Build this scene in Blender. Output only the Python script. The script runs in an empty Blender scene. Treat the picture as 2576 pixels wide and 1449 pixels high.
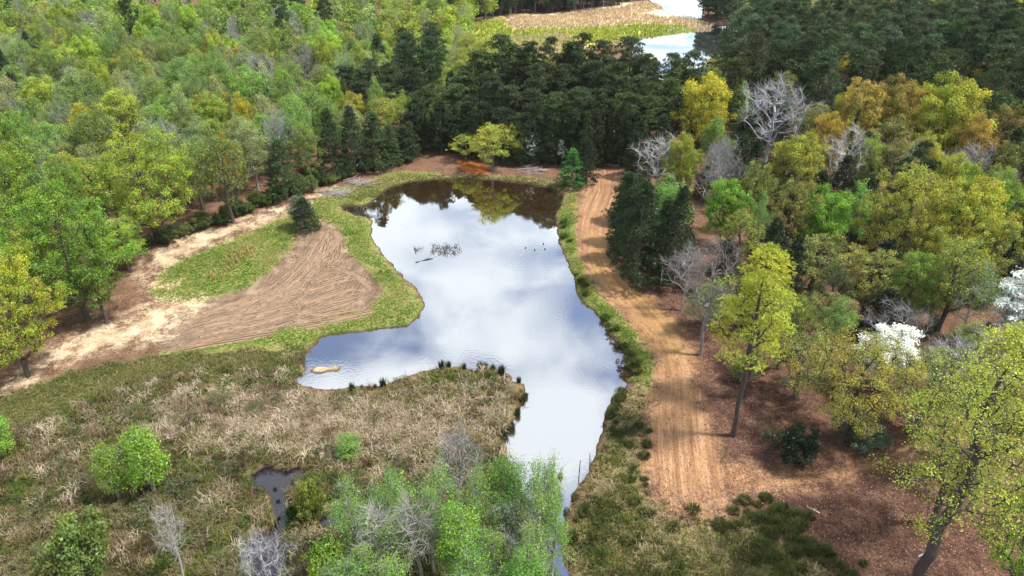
import bpy, math
import numpy as np

# ------------------------------------------------------------------ camera, sky, sun, exposure
scene = bpy.context.scene
col = scene.collection
R_ = math.radians
CAM_H, PITCH, HFOV = 46.0, R_(30.4), R_(70.0)
W0, H0 = 2576.0, 1449.0                       # pixel frame used for reading the photograph
F0 = (W0 / 2) / math.tan(HFOV / 2)
cam_d = bpy.data.cameras.new('camera')
cam_d.sensor_fit = 'HORIZONTAL'
cam_d.angle = HFOV
cam_d.clip_start, cam_d.clip_end = 0.5, 9000
cam = bpy.data.objects.new('camera', cam_d)
cam.location = (0, 0, CAM_H)
cam.rotation_euler = (math.pi / 2 - PITCH, 0, 0)
col.objects.link(cam)
scene.camera = cam

SUN_EL, SUN_AZ = R_(60), R_(96)               # azimuth measured from +Y (view direction) towards +X (right)
sun_dir = np.array([math.sin(SUN_AZ) * math.cos(SUN_EL), math.cos(SUN_AZ) * math.cos(SUN_EL), math.sin(SUN_EL)])
sd_ = bpy.data.lights.new('sun', 'SUN')
sd_.energy, sd_.angle, sd_.color = 4.4, R_(5), (1.0, 0.95, 0.86)
sun = bpy.data.objects.new('sun', sd_)
from mathutils import Vector
sun.rotation_euler = Vector(sun_dir).to_track_quat('Z', 'Y').to_euler()
sun.location = (60, 40, 120)
col.objects.link(sun)

world = bpy.data.worlds.new('World')
scene.world = world
world.use_nodes = True
wt = world.node_tree
wt.nodes.clear()
def N(t, kind, **kw):
    n = t.nodes.new(kind)
    for k, v in kw.items():
        if k == 'inp':
            for a, b in v.items():
                n.inputs[a].default_value = b
        else:
            setattr(n, k, v)
    return n
sky = N(wt, 'ShaderNodeTexSky', sky_type='NISHITA', sun_disc=False, sun_elevation=SUN_EL, sun_rotation=SUN_AZ,
        altitude=100, air_density=1.0, dust_density=1.0, ozone_density=1.0)
bg1 = N(wt, 'ShaderNodeBackground', inp={'Strength': 0.13})
wt.links.new(sky.outputs[0], bg1.inputs[0])
bg2 = N(wt, 'ShaderNodeBackground', inp={'Color': (0.88, 0.95, 1.0, 1), 'Strength': 0.90})
tc = N(wt, 'ShaderNodeTexCoord')
sep = N(wt, 'ShaderNodeSeparateXYZ')
wt.links.new(tc.outputs['Generated'], sep.inputs[0])
zz = N(wt, 'ShaderNodeMath', operation='MAXIMUM', inp={1: 0.08})
wt.links.new(sep.outputs[2], zz.inputs[0])
cx = N(wt, 'ShaderNodeMath', operation='DIVIDE'); cy = N(wt, 'ShaderNodeMath', operation='DIVIDE')
wt.links.new(sep.outputs[0], cx.inputs[0]); wt.links.new(zz.outputs[0], cx.inputs[1])
wt.links.new(sep.outputs[1], cy.inputs[0]); wt.links.new(zz.outputs[0], cy.inputs[1])
cmb = N(wt, 'ShaderNodeCombineXYZ', inp={2: 5.2})
wt.links.new(cx.outputs[0], cmb.inputs[0]); wt.links.new(cy.outputs[0], cmb.inputs[1])
cn = N(wt, 'ShaderNodeTexNoise', inp={'Scale': 2.3, 'Detail': 6.0, 'Roughness': 0.56, 'Distortion': 0.3})
wt.links.new(cmb.outputs[0], cn.inputs['Vector'])
cm = N(wt, 'ShaderNodeMapRange', interpolation_type='SMOOTHSTEP', inp={'From Min': 0.33, 'From Max': 0.56, 'To Min': 0.0, 'To Max': 1.0})
wt.links.new(cn.outputs[0], cm.inputs[0])
wmix = N(wt, 'ShaderNodeMixShader')
wt.links.new(cm.outputs[0], wmix.inputs[0]); wt.links.new(bg1.outputs[0], wmix.inputs[1]); wt.links.new(bg2.outputs[0], wmix.inputs[2])
wo = N(wt, 'ShaderNodeOutputWorld')
wt.links.new(wmix.outputs[0], wo.inputs[0])

scene.render.engine = 'CYCLES'
scene.cycles.max_bounces = 5
scene.cycles.diffuse_bounces = 2
scene.cycles.glossy_bounces = 3
scene.cycles.transmission_bounces = 3
vs = scene.view_settings
vs.view_transform = 'Standard'
vs.look = 'None'
vs.exposure = 0.8
vs.gamma = 1.0
vs.use_curve_mapping = False

# ------------------------------------------------------------------ reading pixels
CP, SP = math.cos(PITCH), math.sin(PITCH)
GZ = 0.5
def unproj(x, y, z=GZ):
    u = (x - W0 / 2) / F0
    v = (H0 / 2 - y) / F0
    d = np.array([u, CP + v * SP, -SP + v * CP])
    t = (z - CAM_H) / d[2]
    return np.array([d[0] * t, d[1] * t, z])
def project(P):
    h = P[2] - CAM_H
    zc = P[1] * CP - h * SP
    return W0 / 2 + F0 * P[0] / zc, H0 / 2 - F0 * (P[1] * SP + h * CP) / zc, zc
def poly(pts, z=GZ):
    return np.array([unproj(x, y, z)[:2] for x, y in pts])

def sdist(P, V, closed=True):
    """signed distance (negative inside) of points to a polygon, chunked"""
    out = np.empty(len(P))
    A = V; B = np.roll(V, -1, 0)
    if not closed:
        A, B = V[:-1], V[1:]
    E = B - A
    L = np.maximum((E ** 2).sum(1), 1e-9)
    for s in range(0, len(P), 20000):
        p = P[s:s + 20000]
        w = p[:, None, :] - A[None]
        t = np.clip((w * E[None]).sum(2) / L, 0, 1)
        d = np.sqrt((((w - t[..., None] * E[None])) ** 2).sum(2).min(1))
        if closed:
            c = ((A[None, :, 1] > p[:, None, 1]) != (B[None, :, 1] > p[:, None, 1]))
            xi = A[None, :, 0] + (p[:, None, 1] - A[None, :, 1]) * E[None, :, 0] / np.where(np.abs(E[None, :, 1]) < 1e-9, 1e-9, E[None, :, 1])
            ins = ((c & (p[:, None, 0] < xi)).sum(1) % 2) == 1
            d = np.where(ins, -d, d)
        out[s:s + 20000] = d
    return out
def polyline_uv(P, V):
    """(across, along, distance) of points relative to a polyline"""
    A, B = V[:-1], V[1:]
    E = B - A
    L = np.sqrt((E ** 2).sum(1))
    cum = np.concatenate([[0], np.cumsum(L)[:-1]])
    ac = np.empty(len(P)); al = np.empty(len(P))
    for s in range(0, len(P), 20000):
        p = P[s:s + 20000]
        w = p[:, None, :] - A[None]
        t = np.clip((w * E[None]).sum(2) / (L ** 2), 0, 1)
        q = w - t[..., None] * E[None]
        d = np.sqrt((q ** 2).sum(2))
        j = d.argmin(1); r = np.arange(len(p))
        cr = E[j, 0] * w[r, j, 1] - E[j, 1] * w[r, j, 0]
        ac[s:s + 20000] = d[r, j] * np.sign(cr)
        al[s:s + 20000] = cum[j] + t[r, j] * L[j]
    return ac, al
def smooth_poly(V, n=2):
    for _ in range(n):                        # Chaikin corner cutting
        W = np.roll(V, -1, 0)
        V = np.stack([V * .75 + W * .25, V * .25 + W * .75], 1).reshape(-1, 2)
    return V
def rough(V, amp, rng, step=0.9):
    out = []
    for a, b in zip(V, np.roll(V, -1, 0)):
        n = max(1, int(np.linalg.norm(b - a) / step))
        for k in range(n):
            out.append(a + (b - a) * k / n + rng.normal(0, amp, 2))
    return np.array(out)

rng0 = np.random.default_rng(7)
POND = [(985,468),(1040,455),(1130,450),(1230,452),(1320,460),(1380,472),(1418,490),(1412,515),(1398,540),(1400,575),(1412,620),
        (1425,655),(1440,690),(1450,730),(1475,770),(1510,800),(1530,835),(1560,865),(1580,900),(1592,940),(1570,970),(1545,1000),
        (1528,1030),(1520,1060),(1508,1100),(1495,1150),(1480,1185),(1460,1215),(1440,1250),(1425,1290),(1415,1320),(1405,1345),
        (1412,1400),(1422,1449),(1430,1560),(1330,1560),(1335,1449),(1335,1400),(1340,1330),(1320,1250),(1295,1170),(1270,1130),
        (1265,1100),(1280,1075),(1305,1040),(1308,1010),(1325,985),(1318,968),(1290,960),(1285,942),(1250,932),(1215,924),(1195,930),
        (1165,922),(1110,924),(1060,937),(1020,950),(985,966),(950,974),(900,970),(850,980),(800,981),(760,967),(735,955),
        (745,945),(770,935),(768,900),(780,875),(805,862),(802,850),(850,842),(900,835),(980,826),(1030,818),(1055,795),(1068,770),
        (1060,745),(1035,715),(1010,690),(985,665),(960,635),(940,610),(935,585),(938,555),(925,548),(895,543),(865,530),(850,518),
        (870,515),(905,520),(935,508),(955,490),(970,478)]
POOL1 = [(620,1196),(670,1172),(720,1186),(752,1168),(774,1192),(756,1224),(722,1246),(724,1290),(718,1340),(722,1400),(716,1480),
         (625,1480),(618,1400),(636,1352),(682,1326),(686,1286),(674,1244),(636,1224)]
POOL2 = [(796,1312),(846,1272),(880,1280),(872,1320),(834,1346)]
LAKE = [(1575,96),(1640,92),(1700,80),(1790,74),(1900,70),(1920,160),(1700,235),(1630,215),(1600,160)]
LAKE2 = [(1630,38),(1655,30),(1690,24),(1640,12),(1622,2),(1640,-40),(1700,-95),(1790,-95),(1830,-40),(1775,8),(1752,36),(1700,40)]
V_POND = rough(poly(POND, 0.0), 0.12, rng0)
V_POOL1 = rough(poly(POOL1, 0.0), 0.10, rng0, .5)
V_POOL2 = rough(poly(POOL2, 0.0), 0.06, rng0, .5)
V_LAKE = rough(poly(LAKE, 0.0), 1.2, rng0, 4)
V_LAKE2 = rough(poly(LAKE2, 0.0), 1.5, rng0, 5)
BAR = unproj(815, 931, 0.0)[:2]

def undul(x, y):
    return 0.18 * np.sin(x * .071 + 1.3) * np.cos(y * .083) + 0.10 * np.sin(x * .19 + y * .13) + 0.05 * np.sin(x * .53 - y * .61)
def height(P):
    P = np.atleast_2d(P)
    x, y = P[:, 0], P[:, 1]
    base = GZ + undul(x, y)
    z = base.copy()
    for V, bw in ((V_POND, 1.5), (V_POOL1, 0.7), (V_POOL2, 0.7), (V_LAKE, 5.0), (V_LAKE2, 6.0)):
        lo, hi = V.min(0) - 12, V.max(0) + 12
        m = (x > lo[0]) & (x < hi[0]) & (y > lo[1]) & (y < hi[1])
        if not m.any():
            continue
        s = sdist(P[m], V)
        t = np.clip(s / bw, 0, 1) ** 0.7
        zz = np.where(s > 0, 0.04 + (z[m] - 0.04) * t, np.maximum(-1.2, s * 0.45 - 0.03))
        z[m] = np.where(s > 0, zz, np.minimum(zz, z[m]))
    d = np.sqrt(((x - BAR[0]) / 2.0) ** 2 + ((y - BAR[1]) / 0.75) ** 2)
    d = d + .25 * np.sin(x * 3.1 + y * 1.3) + .2 * np.sin(x * 1.3 - y * 4.)
    z = np.maximum(z, 0.34 - 0.40 * d)
    return z
def hz(x, y):
    return float(height(np.array([[x, y]]))[0])

# ------------------------------------------------------------------ mesh helpers
def build_mesh(name, verts, faces, mat=None, attrs=None, smooth=False):
    """faces: (M,k) int array or list of such arrays; attrs: {name:(type, array)} on points"""
    if not isinstance(faces, list):
        faces = [faces]
    faces = [f for f in faces if len(f)]
    me = bpy.data.meshes.new(name)
    me.vertices.add(len(verts))
    me.vertices.foreach_set('co', np.asarray(verts, np.float32).ravel())
    nl = sum(f.size for f in faces); nf = sum(len(f) for f in faces)
    me.loops.add(nl); me.polygons.add(nf)
    me.loops.foreach_set('vertex_index', np.concatenate([f.ravel() for f in faces]).astype(np.int32))
    tot = np.concatenate([np.full(len(f), f.shape[1]) for f in faces])
    st = np.concatenate([[0], np.cumsum(tot)[:-1]])
    me.polygons.foreach_set('loop_start', st.astype(np.int32))
    if smooth:
        me.polygons.foreach_set('use_smooth', np.ones(nf, bool))
    me.update(calc_edges=True)
    for k, (t, a) in (attrs or {}).items():
        at = me.attributes.new(k, t, 'POINT')
        a = np.asarray(a, np.float32)
        if t == 'FLOAT_COLOR' and a.shape[1] == 3:
            a = np.concatenate([a, np.ones((len(a), 1), np.float32)], 1)
        at.data.foreach_set({'FLOAT': 'value', 'FLOAT_VECTOR': 'vector', 'FLOAT_COLOR': 'color'}[t], a.ravel())
    if mat:
        me.materials.append(mat)
    return me
def link(name, me, parent=None, loc=None):
    o = bpy.data.objects.new(name, me)
    col.objects.link(o)
    if parent:
        o.parent = parent
    if loc is not None:
        o.location = loc
    return o
def tag(o, label=None, cat=None, group=None, kind=None):
    for k, v in (('label', label), ('category', cat), ('group', group), ('kind', kind)):
        if v:
            o[k] = v
    return o
def unit(v):
    return v / np.maximum(np.linalg.norm(v, axis=-1, keepdims=True), 1e-9)
def tubes(A, B, ra, rb, sides=6):
    """frusta from A to B"""
    A, B = np.asarray(A, float), np.asarray(B, float)
    n = len(A)
    d = unit(B - A)
    ref = np.where(np.abs(d[:, 2:3]) > .9, np.array([[1., 0, 0]]), np.array([[0, 0, 1.]]))
    u = unit(np.cross(ref, d)); v = np.cross(d, u)
    an = np.arange(sides) * 2 * math.pi / sides
    ring = u[:, None, :] * np.cos(an)[None, :, None] + v[:, None, :] * np.sin(an)[None, :, None]
    va = A[:, None] + ring * np.asarray(ra)[:, None, None]
    vb = B[:, None] + ring * np.asarray(rb)[:, None, None]
    V = np.concatenate([va, vb], 1).reshape(-1, 3)
    k = np.arange(sides); k2 = (k + 1) % sides
    q = np.stack([k, k2, k2 + sides, k + sides], 1)
    Fc = (q[None] + (np.arange(n) * 2 * sides)[:, None, None]).reshape(-1, 4)
    return V, Fc
def quads(C, nrm, L, Wd, rng, tang=None):
    """rhombic leaves"""
    n = len(C)
    if tang is None:
        tang = np.cross(nrm, unit(rng.normal(size=(n, 3))))
    t = unit(tang)
    b = unit(np.cross(nrm, t))
    L = np.broadcast_to(L, (n,))[:, None]; Wd = np.broadcast_to(Wd, (n,))[:, None]
    V = np.stack([C - t * L / 2, C + b * Wd / 2 - t * L * .05, C + t * L / 2, C - b * Wd / 2 - t * L * .05], 1).reshape(-1, 3)
    return V, np.arange(4 * n).reshape(n, 4)

# ------------------------------------------------------------------ materials
def newmat(name):
    m = bpy.data.materials.new(name)
    m.use_nodes = True
    m.node_tree.nodes.clear()
    return m, m.node_tree
def leaf_material(name, transl=0.35, gloss=0.0):
    m, t = newmat(name)
    oi = N(t, 'ShaderNodeObjectInfo')
    at = N(t, 'ShaderNodeAttribute', attribute_name='tint')
    mul = N(t, 'ShaderNodeMix', data_type='RGBA', blend_type='MULTIPLY', inp={0: 1.0})
    t.links.new(oi.outputs['Color'], mul.inputs[6]); t.links.new(at.outputs['Color'], mul.inputs[7])
    d = N(t, 'ShaderNodeBsdfDiffuse'); tr = N(t, 'ShaderNodeBsdfTranslucent')
    hs = N(t, 'ShaderNodeHueSaturation', inp={'Hue': 0.49, 'Saturation': 1.1, 'Value': 1.15})
    t.links.new(mul.outputs[2], d.inputs[0]); t.links.new(mul.outputs[2], hs.inputs['Color']); t.links.new(hs.outputs[0], tr.inputs[0])
    mx = N(t, 'ShaderNodeMixShader', inp={0: transl})
    t.links.new(d.outputs[0], mx.inputs[1]); t.links.new(tr.outputs[0], mx.inputs[2])
    out = N(t, 'ShaderNodeOutputMaterial')
    last = mx.outputs[0]
    if gloss:
        g = N(t, 'ShaderNodeBsdfGlossy', inp={'Roughness': 0.45, 'Color': (1, 1, 1, 1)})
        m2 = N(t, 'ShaderNodeMixShader', inp={0: gloss})
        t.links.new(last, m2.inputs[1]); t.links.new(g.outputs[0], m2.inputs[2]); last = m2.outputs[0]
    t.links.new(last, out.inputs[0])
    return m
M_LEAF = leaf_material('leaf', 0.38, 0.02)
M_NEEDLE = leaf_material('needle', 0.18, 0.02)
M_PETAL = leaf_material('petal', 0.30)
def tint_material(name, transl):
    m, t = newmat(name)
    at = N(t, 'ShaderNodeAttribute', attribute_name='tint')
    d = N(t, 'ShaderNodeBsdfDiffuse'); tr = N(t, 'ShaderNodeBsdfTranslucent')
    t.links.new(at.outputs['Color'], d.inputs[0]); t.links.new(at.outputs['Color'], tr.inputs[0])
    mx = N(t, 'ShaderNodeMixShader', inp={0: transl})
    t.links.new(d.outputs[0], mx.inputs[1]); t.links.new(tr.outputs[0], mx.inputs[2])
    out = N(t, 'ShaderNodeOutputMaterial'); t.links.new(mx.outputs[0], out.inputs[0])
    return m
M_BLADE = tint_material('blade', 0.25)
M_LITTER = tint_material('litter_leaf', 0.05)
def bark_material():
    m, t = newmat('bark')
    oi = N(t, 'ShaderNodeObjectInfo')
    g = N(t, 'ShaderNodeTexCoord')
    mp = N(t, 'ShaderNodeMapping', inp={'Scale': (6, 6, 1.2)})
    t.links.new(g.outputs['Object'], mp.inputs[0])
    n = N(t, 'ShaderNodeTexNoise', inp={'Scale': 2.2, 'Detail': 5.0, 'Roughness': .7})
    t.links.new(mp.outputs[0], n.inputs['Vector'])
    r = N(t, 'ShaderNodeMapRange', inp={'From Min': .3, 'From Max': .7, 'To Min': .55, 'To Max': 1.35})
    t.links.new(n.outputs[0], r.inputs[0])
    mul = N(t, 'ShaderNodeVectorMath', operation='SCALE')
    t.links.new(oi.outputs['Color'], mul.inputs[0]); t.links.new(r.outputs[0], mul.inputs['Scale'])
    b = N(t, 'ShaderNodeBsdfPrincipled', inp={'Roughness': .9, 'Specular IOR Level': .15})
    t.links.new(mul.outputs[0], b.inputs['Base Color'])
    bp = N(t, 'ShaderNodeBump', inp={'Strength': .6, 'Distance': .06})
    t.links.new(n.outputs[0], bp.inputs['Height']); t.links.new(bp.outputs[0], b.inputs['Normal'])
    out = N(t, 'ShaderNodeOutputMaterial'); t.links.new(b.outputs[0], out.inputs[0])
    return m
M_BARK = bark_material()

def water_material(name, body, rmin, rmax, bump):
    m, t = newmat(name)
    g = N(t, 'ShaderNodeNewGeometry')
    n1 = N(t, 'ShaderNodeTexNoise', inp={'Scale': 2.6, 'Detail': 3.0, 'Roughness': .55})
    n2 = N(t, 'ShaderNodeTexNoise', inp={'Scale': 0.11, 'Detail': 2.0})
    t.links.new(g.outputs['Position'], n1.inputs['Vector']); t.links.new(g.outputs['Position'], n2.inputs['Vector'])
    mr = N(t, 'ShaderNodeMapRange', inp={'From Min': .42, 'From Max': .62, 'To Min': .1, 'To Max': 1.0})
    t.links.new(n2.outputs[0], mr.inputs[0])
    st = N(t, 'ShaderNodeMath', operation='MULTIPLY', inp={1: bump})
    t.links.new(mr.outputs[0], st.inputs[0])
    bp = N(t, 'ShaderNodeBump', inp={'Distance': .05})
    t.links.new(n1.outputs[0], bp.inputs['Height']); t.links.new(st.outputs[0], bp.inputs['Strength'])
    fr = N(t, 'ShaderNodeFresnel', inp={'IOR': 1.33})
    t.links.new(bp.outputs[0], fr.inputs['Normal'])
    fm = N(t, 'ShaderNodeMapRange', inp={'From Min': .02, 'From Max': .25, 'To Min': rmin, 'To Max': rmax})
    t.links.new(fr.outputs[0], fm.inputs[0])
    d = N(t, 'ShaderNodeBsdfDiffuse', inp={'Color': (*body, 1)})
    gl = N(t, 'ShaderNodeBsdfGlossy', inp={'Roughness': .015, 'Color': (.96, .98, 1, 1)})
    t.links.new(bp.outputs[0], gl.inputs['Normal'])
    mx = N(t, 'ShaderNodeMixShader')
    t.links.new(fm.outputs[0], mx.inputs[0]); t.links.new(d.outputs[0], mx.inputs[1]); t.links.new(gl.outputs[0], mx.inputs[2])
    out = N(t, 'ShaderNodeOutputMaterial'); t.links.new(mx.outputs[0], out.inputs[0])
    return m

# ------------------------------------------------------------------ ground zones (read off the photograph, laid on the ground)
TRACK = [(1495,428),(1470,470),(1458,520),(1452,580),(1458,640),(1478,690),(1512,740),(1562,790),(1602,835),(1640,880),(1652,930),
         (1645,990),(1630,1060),(1622,1130),(1625,1200),(1625,1300),(1640,1420),(1860,1420),(1880,1250),(2050,1240),(2180,1200),(2310,1140),(2420,1100),(2420,1040),(2330,1085),(2230,1130),
         (2100,1170),(1950,1185),(1830,1160),(1800,1100),(1765,1020),(1748,950),(1742,890),(1722,840),(1682,790),(1622,740),
         (1562,690),(1538,640),(1538,580),(1562,530),(1590,480),(1560,428)]
TRACK_LINE = [(1530,380),(1530,480),(1500,560),(1495,640),(1530,710),(1600,780),(1670,850),(1695,930),(1695,1020),(1700,1120),(1710,1220),(1730,1330),(1760,1500)]
OCHRE = [(1490,590),(1530,600),(1560,690),(1640,750),(1700,830),(1740,900),(1690,915),(1660,860),(1600,800),(1530,740),(1490,680)]
REDSIDE = [(1640,735),(1760,700),(1900,760),(1950,930),(2100,950),(2420,980),(2700,950),(2700,1500),(2200,1500),(2000,1400),(1860,1250),(1800,1180),(1745,950),(1720,830)]
SAND = [(-60,1000),(60,930),(150,860),(330,790),(400,740),(350,690),(380,640),(470,590),(580,560),(690,520),(760,495),(860,468),(870,480),(760,520),(680,550),
        (560,605),(450,650),(385,690),(420,740),(520,745),(520,775),(440,800),(420,845),(330,870),(220,890),(120,930),(0,1010),(-60,1060)]
SAND_HOT = [(180,880),(250,845),(330,820),(400,790),(430,800),(400,825),(330,845),(260,870),(200,895)]
PATCH = [(408,728),(425,705),(450,700),(456,716),(430,735)]
FIELD = [(820,560),(850,578),(872,640),(922,680),(962,738),(925,780),(800,800),(600,860),(430,888),(395,862),(420,800),(520,755),(622,722),(682,680),(742,620),(745,590),(790,560)]
GRASS = [(835,475),(905,460),(985,430),(1100,432),(1120,442),(1000,455),(955,488),(935,508),(850,518),(865,530),(935,550),(938,610),(985,665),(1068,760),(1060,800),(1030,820),
         (900,836),(800,850),(760,880),(600,880),(430,900),(380,880),(520,870),(700,820),(925,780),(962,738),(922,680),(872,640),(850,578),(800,560),(740,600),(742,620),(682,680),(622,722),
         (520,755),(400,765),(375,740),(395,690),(450,650),(560,605),(700,550),(760,520)]
BANK = [(1420,485),(1455,480),(1452,580),(1458,640),(1478,690),(1512,740),(1562,790),(1602,835),(1640,880),(1652,930),(1630,990),(1590,960),(1592,930),(1580,890),
        (1530,830),(1470,765),(1445,720),(1420,640),(1400,575),(1400,530)]
DRY = [(870,480),(930,455),(985,440),(1150,437),(1320,440),(1420,450),(1460,470),(1420,490),(1380,470),(1230,450),(1130,448),(1040,453),(970,475),(900,515)]
DRY2 = [(-100,1040),(200,925),(430,890),(760,868),(790,875),(740,895),(600,915),(420,945),(250,990),(0,1100),(-100,1150)]
MARSH = [(-400,1150),(-20,1000),(200,930),(430,890),(600,880),(790,865),(770,930),(735,955),(800,985),(950,976),(1060,940),(1110,925),(1250,933),(1325,985),(1270,1100),(1340,1330),(1330,1800),(-400,1800)]
RIGHTLOW = [(1592,950),(1650,960),(1630,1060),(1622,1130),(1630,1230),(1700,1290),(1900,1300),(2060,1400),(2200,1500),(2250,1800),(1400,1800),(1405,1345),(1440,1250),(1495,1150),(1520,1060)]
CLAY = [(1150,405),(1180,398),(1222,415),(1232,436),(1190,438),(1155,425)]
FARTAN = [(1270,60),(1300,42),(1420,38),(1560,18),(1640,4),(1660,12),(1700,26),(1655,34),(1640,42),(1740,46),(1800,66),(1780,74),(1700,62),(1600,60),(1450,74),(1300,78)]
FARTAN2 = [(1270,95),(1400,88),(1470,95),(1460,140),(1280,140)]
FARGREEN = [(1150,60),(1270,50),(1290,78),(1450,74),(1600,60),(1720,66),(1770,76),(1700,82),(1600,98),(1500,110),(1280,150),(1100,150)]
OPEN = [(-400,1050),(0,965),(180,870),(390,800),(340,710),(395,630),(560,560),(700,508),(850,458),(1000,415),(1090,385),(1180,408),
        (1300,425),(1420,425),(1480,425),(1560,425),(1600,480),(1560,530),(1545,600),(1560,712),(1640,745),(1740,850),(1765,950),
        (1830,1100),(1950,1180),(2150,1190),(2400,1100),(2800,1050),(2800,2600),(-400,2600)]
OPENFAR = [(1190,150),(1200,70),(1290,38),(1420,34),(1560,14),(1630,-10),(1650,-110),(1800,-110),(1790,0),(1752,44),(1810,66),(1860,110),(1860,180),(1690,250),(1500,200),(1300,190)]
Z = {k: poly(v) for k, v in dict(TRACK=TRACK, OCHRE=OCHRE, REDSIDE=REDSIDE, SAND=SAND, SAND_HOT=SAND_HOT, PATCH=PATCH, FIELD=FIELD, GRASS=GRASS, BANK=BANK,
     DRY=DRY, DRY2=DRY2, MARSH=MARSH, RIGHTLOW=RIGHTLOW, CLAY=CLAY, FARTAN=FARTAN, FARTAN2=FARTAN2, FARGREEN=FARGREEN, OPEN=OPEN, OPENFAR=OPENFAR).items()}
TL = poly(TRACK_LINE)
FL = poly([(250,905),(430,870),(640,800),(760,720),(820,640),(835,560)])

def grid_axis(lo, hi, step, far_lo, far_hi):
    a = list(np.arange(lo, hi + 1e-6, step))
    s, v = step, a[-1]
    while v < far_hi:
        s *= 1.22; v += s; a.append(v)
    s, v = step, a[0]
    while v > far_lo:
        s *= 1.22; v -= s; a.insert(0, v)
    return np.array(a)
gx = grid_axis(-72, 72, 0.42, -4000, 4000)
gy = grid_axis(30, 150, 0.42, -1500, 6000)
GX, GY = np.meshgrid(gx, gy)
GP = np.stack([GX.ravel(), GY.ravel()], 1)
GH = height(GP)
far = np.maximum(np.abs(GP[:, 0]) - 600, 0) + np.maximum(GP[:, 1] - 700, 0)
GH = GH + np.minimum(far * 0.01, 14)
def zone(P, name, width):
    V = Z[name]
    out = np.zeros(len(P))
    lo, hi = V.min(0) - width, V.max(0) + width
    m = (P[:, 0] > lo[0]) & (P[:, 0] < hi[0]) & (P[:, 1] > lo[1]) & (P[:, 1] < hi[1])
    if m.any():
        out[m] = np.clip(0.5 - sdist(P[m], V) / width, 0, 1)
    return out
near = (np.abs(GP[:, 0]) < 420) & (GP[:, 1] > 0) & (GP[:, 1] < 700)
def gz_(name, w):
    o = np.zeros(len(GP)); o[near] = zone(GP[near], name, w); return o
w_track = gz_('TRACK', 3.4)
_h = -CAM_H + GZ
_zc = np.maximum(GP[:, 1] * CP - _h * SP, 1.0)
GPY = H0 / 2 - F0 * (GP[:, 1] * SP + _h * CP) / _zc
w_track = w_track * np.clip((1400 - GPY) / 260, 0, 1); w_ochre = gz_('OCHRE', 4); w_red = gz_('REDSIDE', 6)
w_sand = np.maximum(gz_('SAND', 5.0) * .75, np.maximum(gz_('SAND_HOT', 2), gz_('PATCH', 1.2)))
d = np.sqrt(((GP[:, 0] - BAR[0]) / 2.4) ** 2 + ((GP[:, 1] - BAR[1]) / 1.0) ** 2)
w_sand = np.maximum(w_sand, np.clip(1.6 - d, 0, 1))
w_grass = np.maximum(gz_('GRASS', 2.0), gz_('BANK', 1.5)); w_dry = np.maximum(np.maximum(gz_('DRY', 2), gz_('DRY2', 5) * .8), gz_('RIGHTLOW', 3) * .75)
w_marsh = gz_('MARSH', 3); w_field = gz_('FIELD', 2.6); w_clay = gz_('CLAY', 1.5)
w_ftan = np.maximum(gz_('FARTAN', 8), gz_('FARTAN2', 8)); w_fgreen = gz_('FARGREEN', 10)
ac, al = np.zeros(len(GP)), np.zeros(len(GP))
a1, l1 = polyline_uv(GP[near], TL); a2, l2 = polyline_uv(GP[near], FL)
a3, l3 = polyline_uv(GP[near], poly([(1800,1262),(1930,1215),(2080,1205),(2230,1165),(2330,1112),(2430,1068)]))
a3 = np.where(np.abs(a1) < 4.0, 99.0, a3)
allA = np.stack([a1, a2, a3]); allL = np.stack([l1, l2 + 300, l3 + 600])
pick = np.abs(allA).argmin(0); rr_ = np.arange(len(a1))
ac[near] = allA[pick, rr_]; al[near] = allL[pick, rr_]
# wheel lanes are worn a few centimetres into the track
lane = np.exp(-((np.abs(ac) - 0.9) / 0.35) ** 2) * (w_track > .5) * 0.05
GH = GH - np.where(GH > .25, lane, 0)
nx, ny = len(gx), len(gy)
ii = np.arange(nx * ny).reshape(ny, nx)
gf = np.stack([ii[:-1, :-1].ravel(), ii[:-1, 1:].ravel(), ii[1:, 1:].ravel(), ii[1:, :-1].ravel()], 1)

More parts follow.
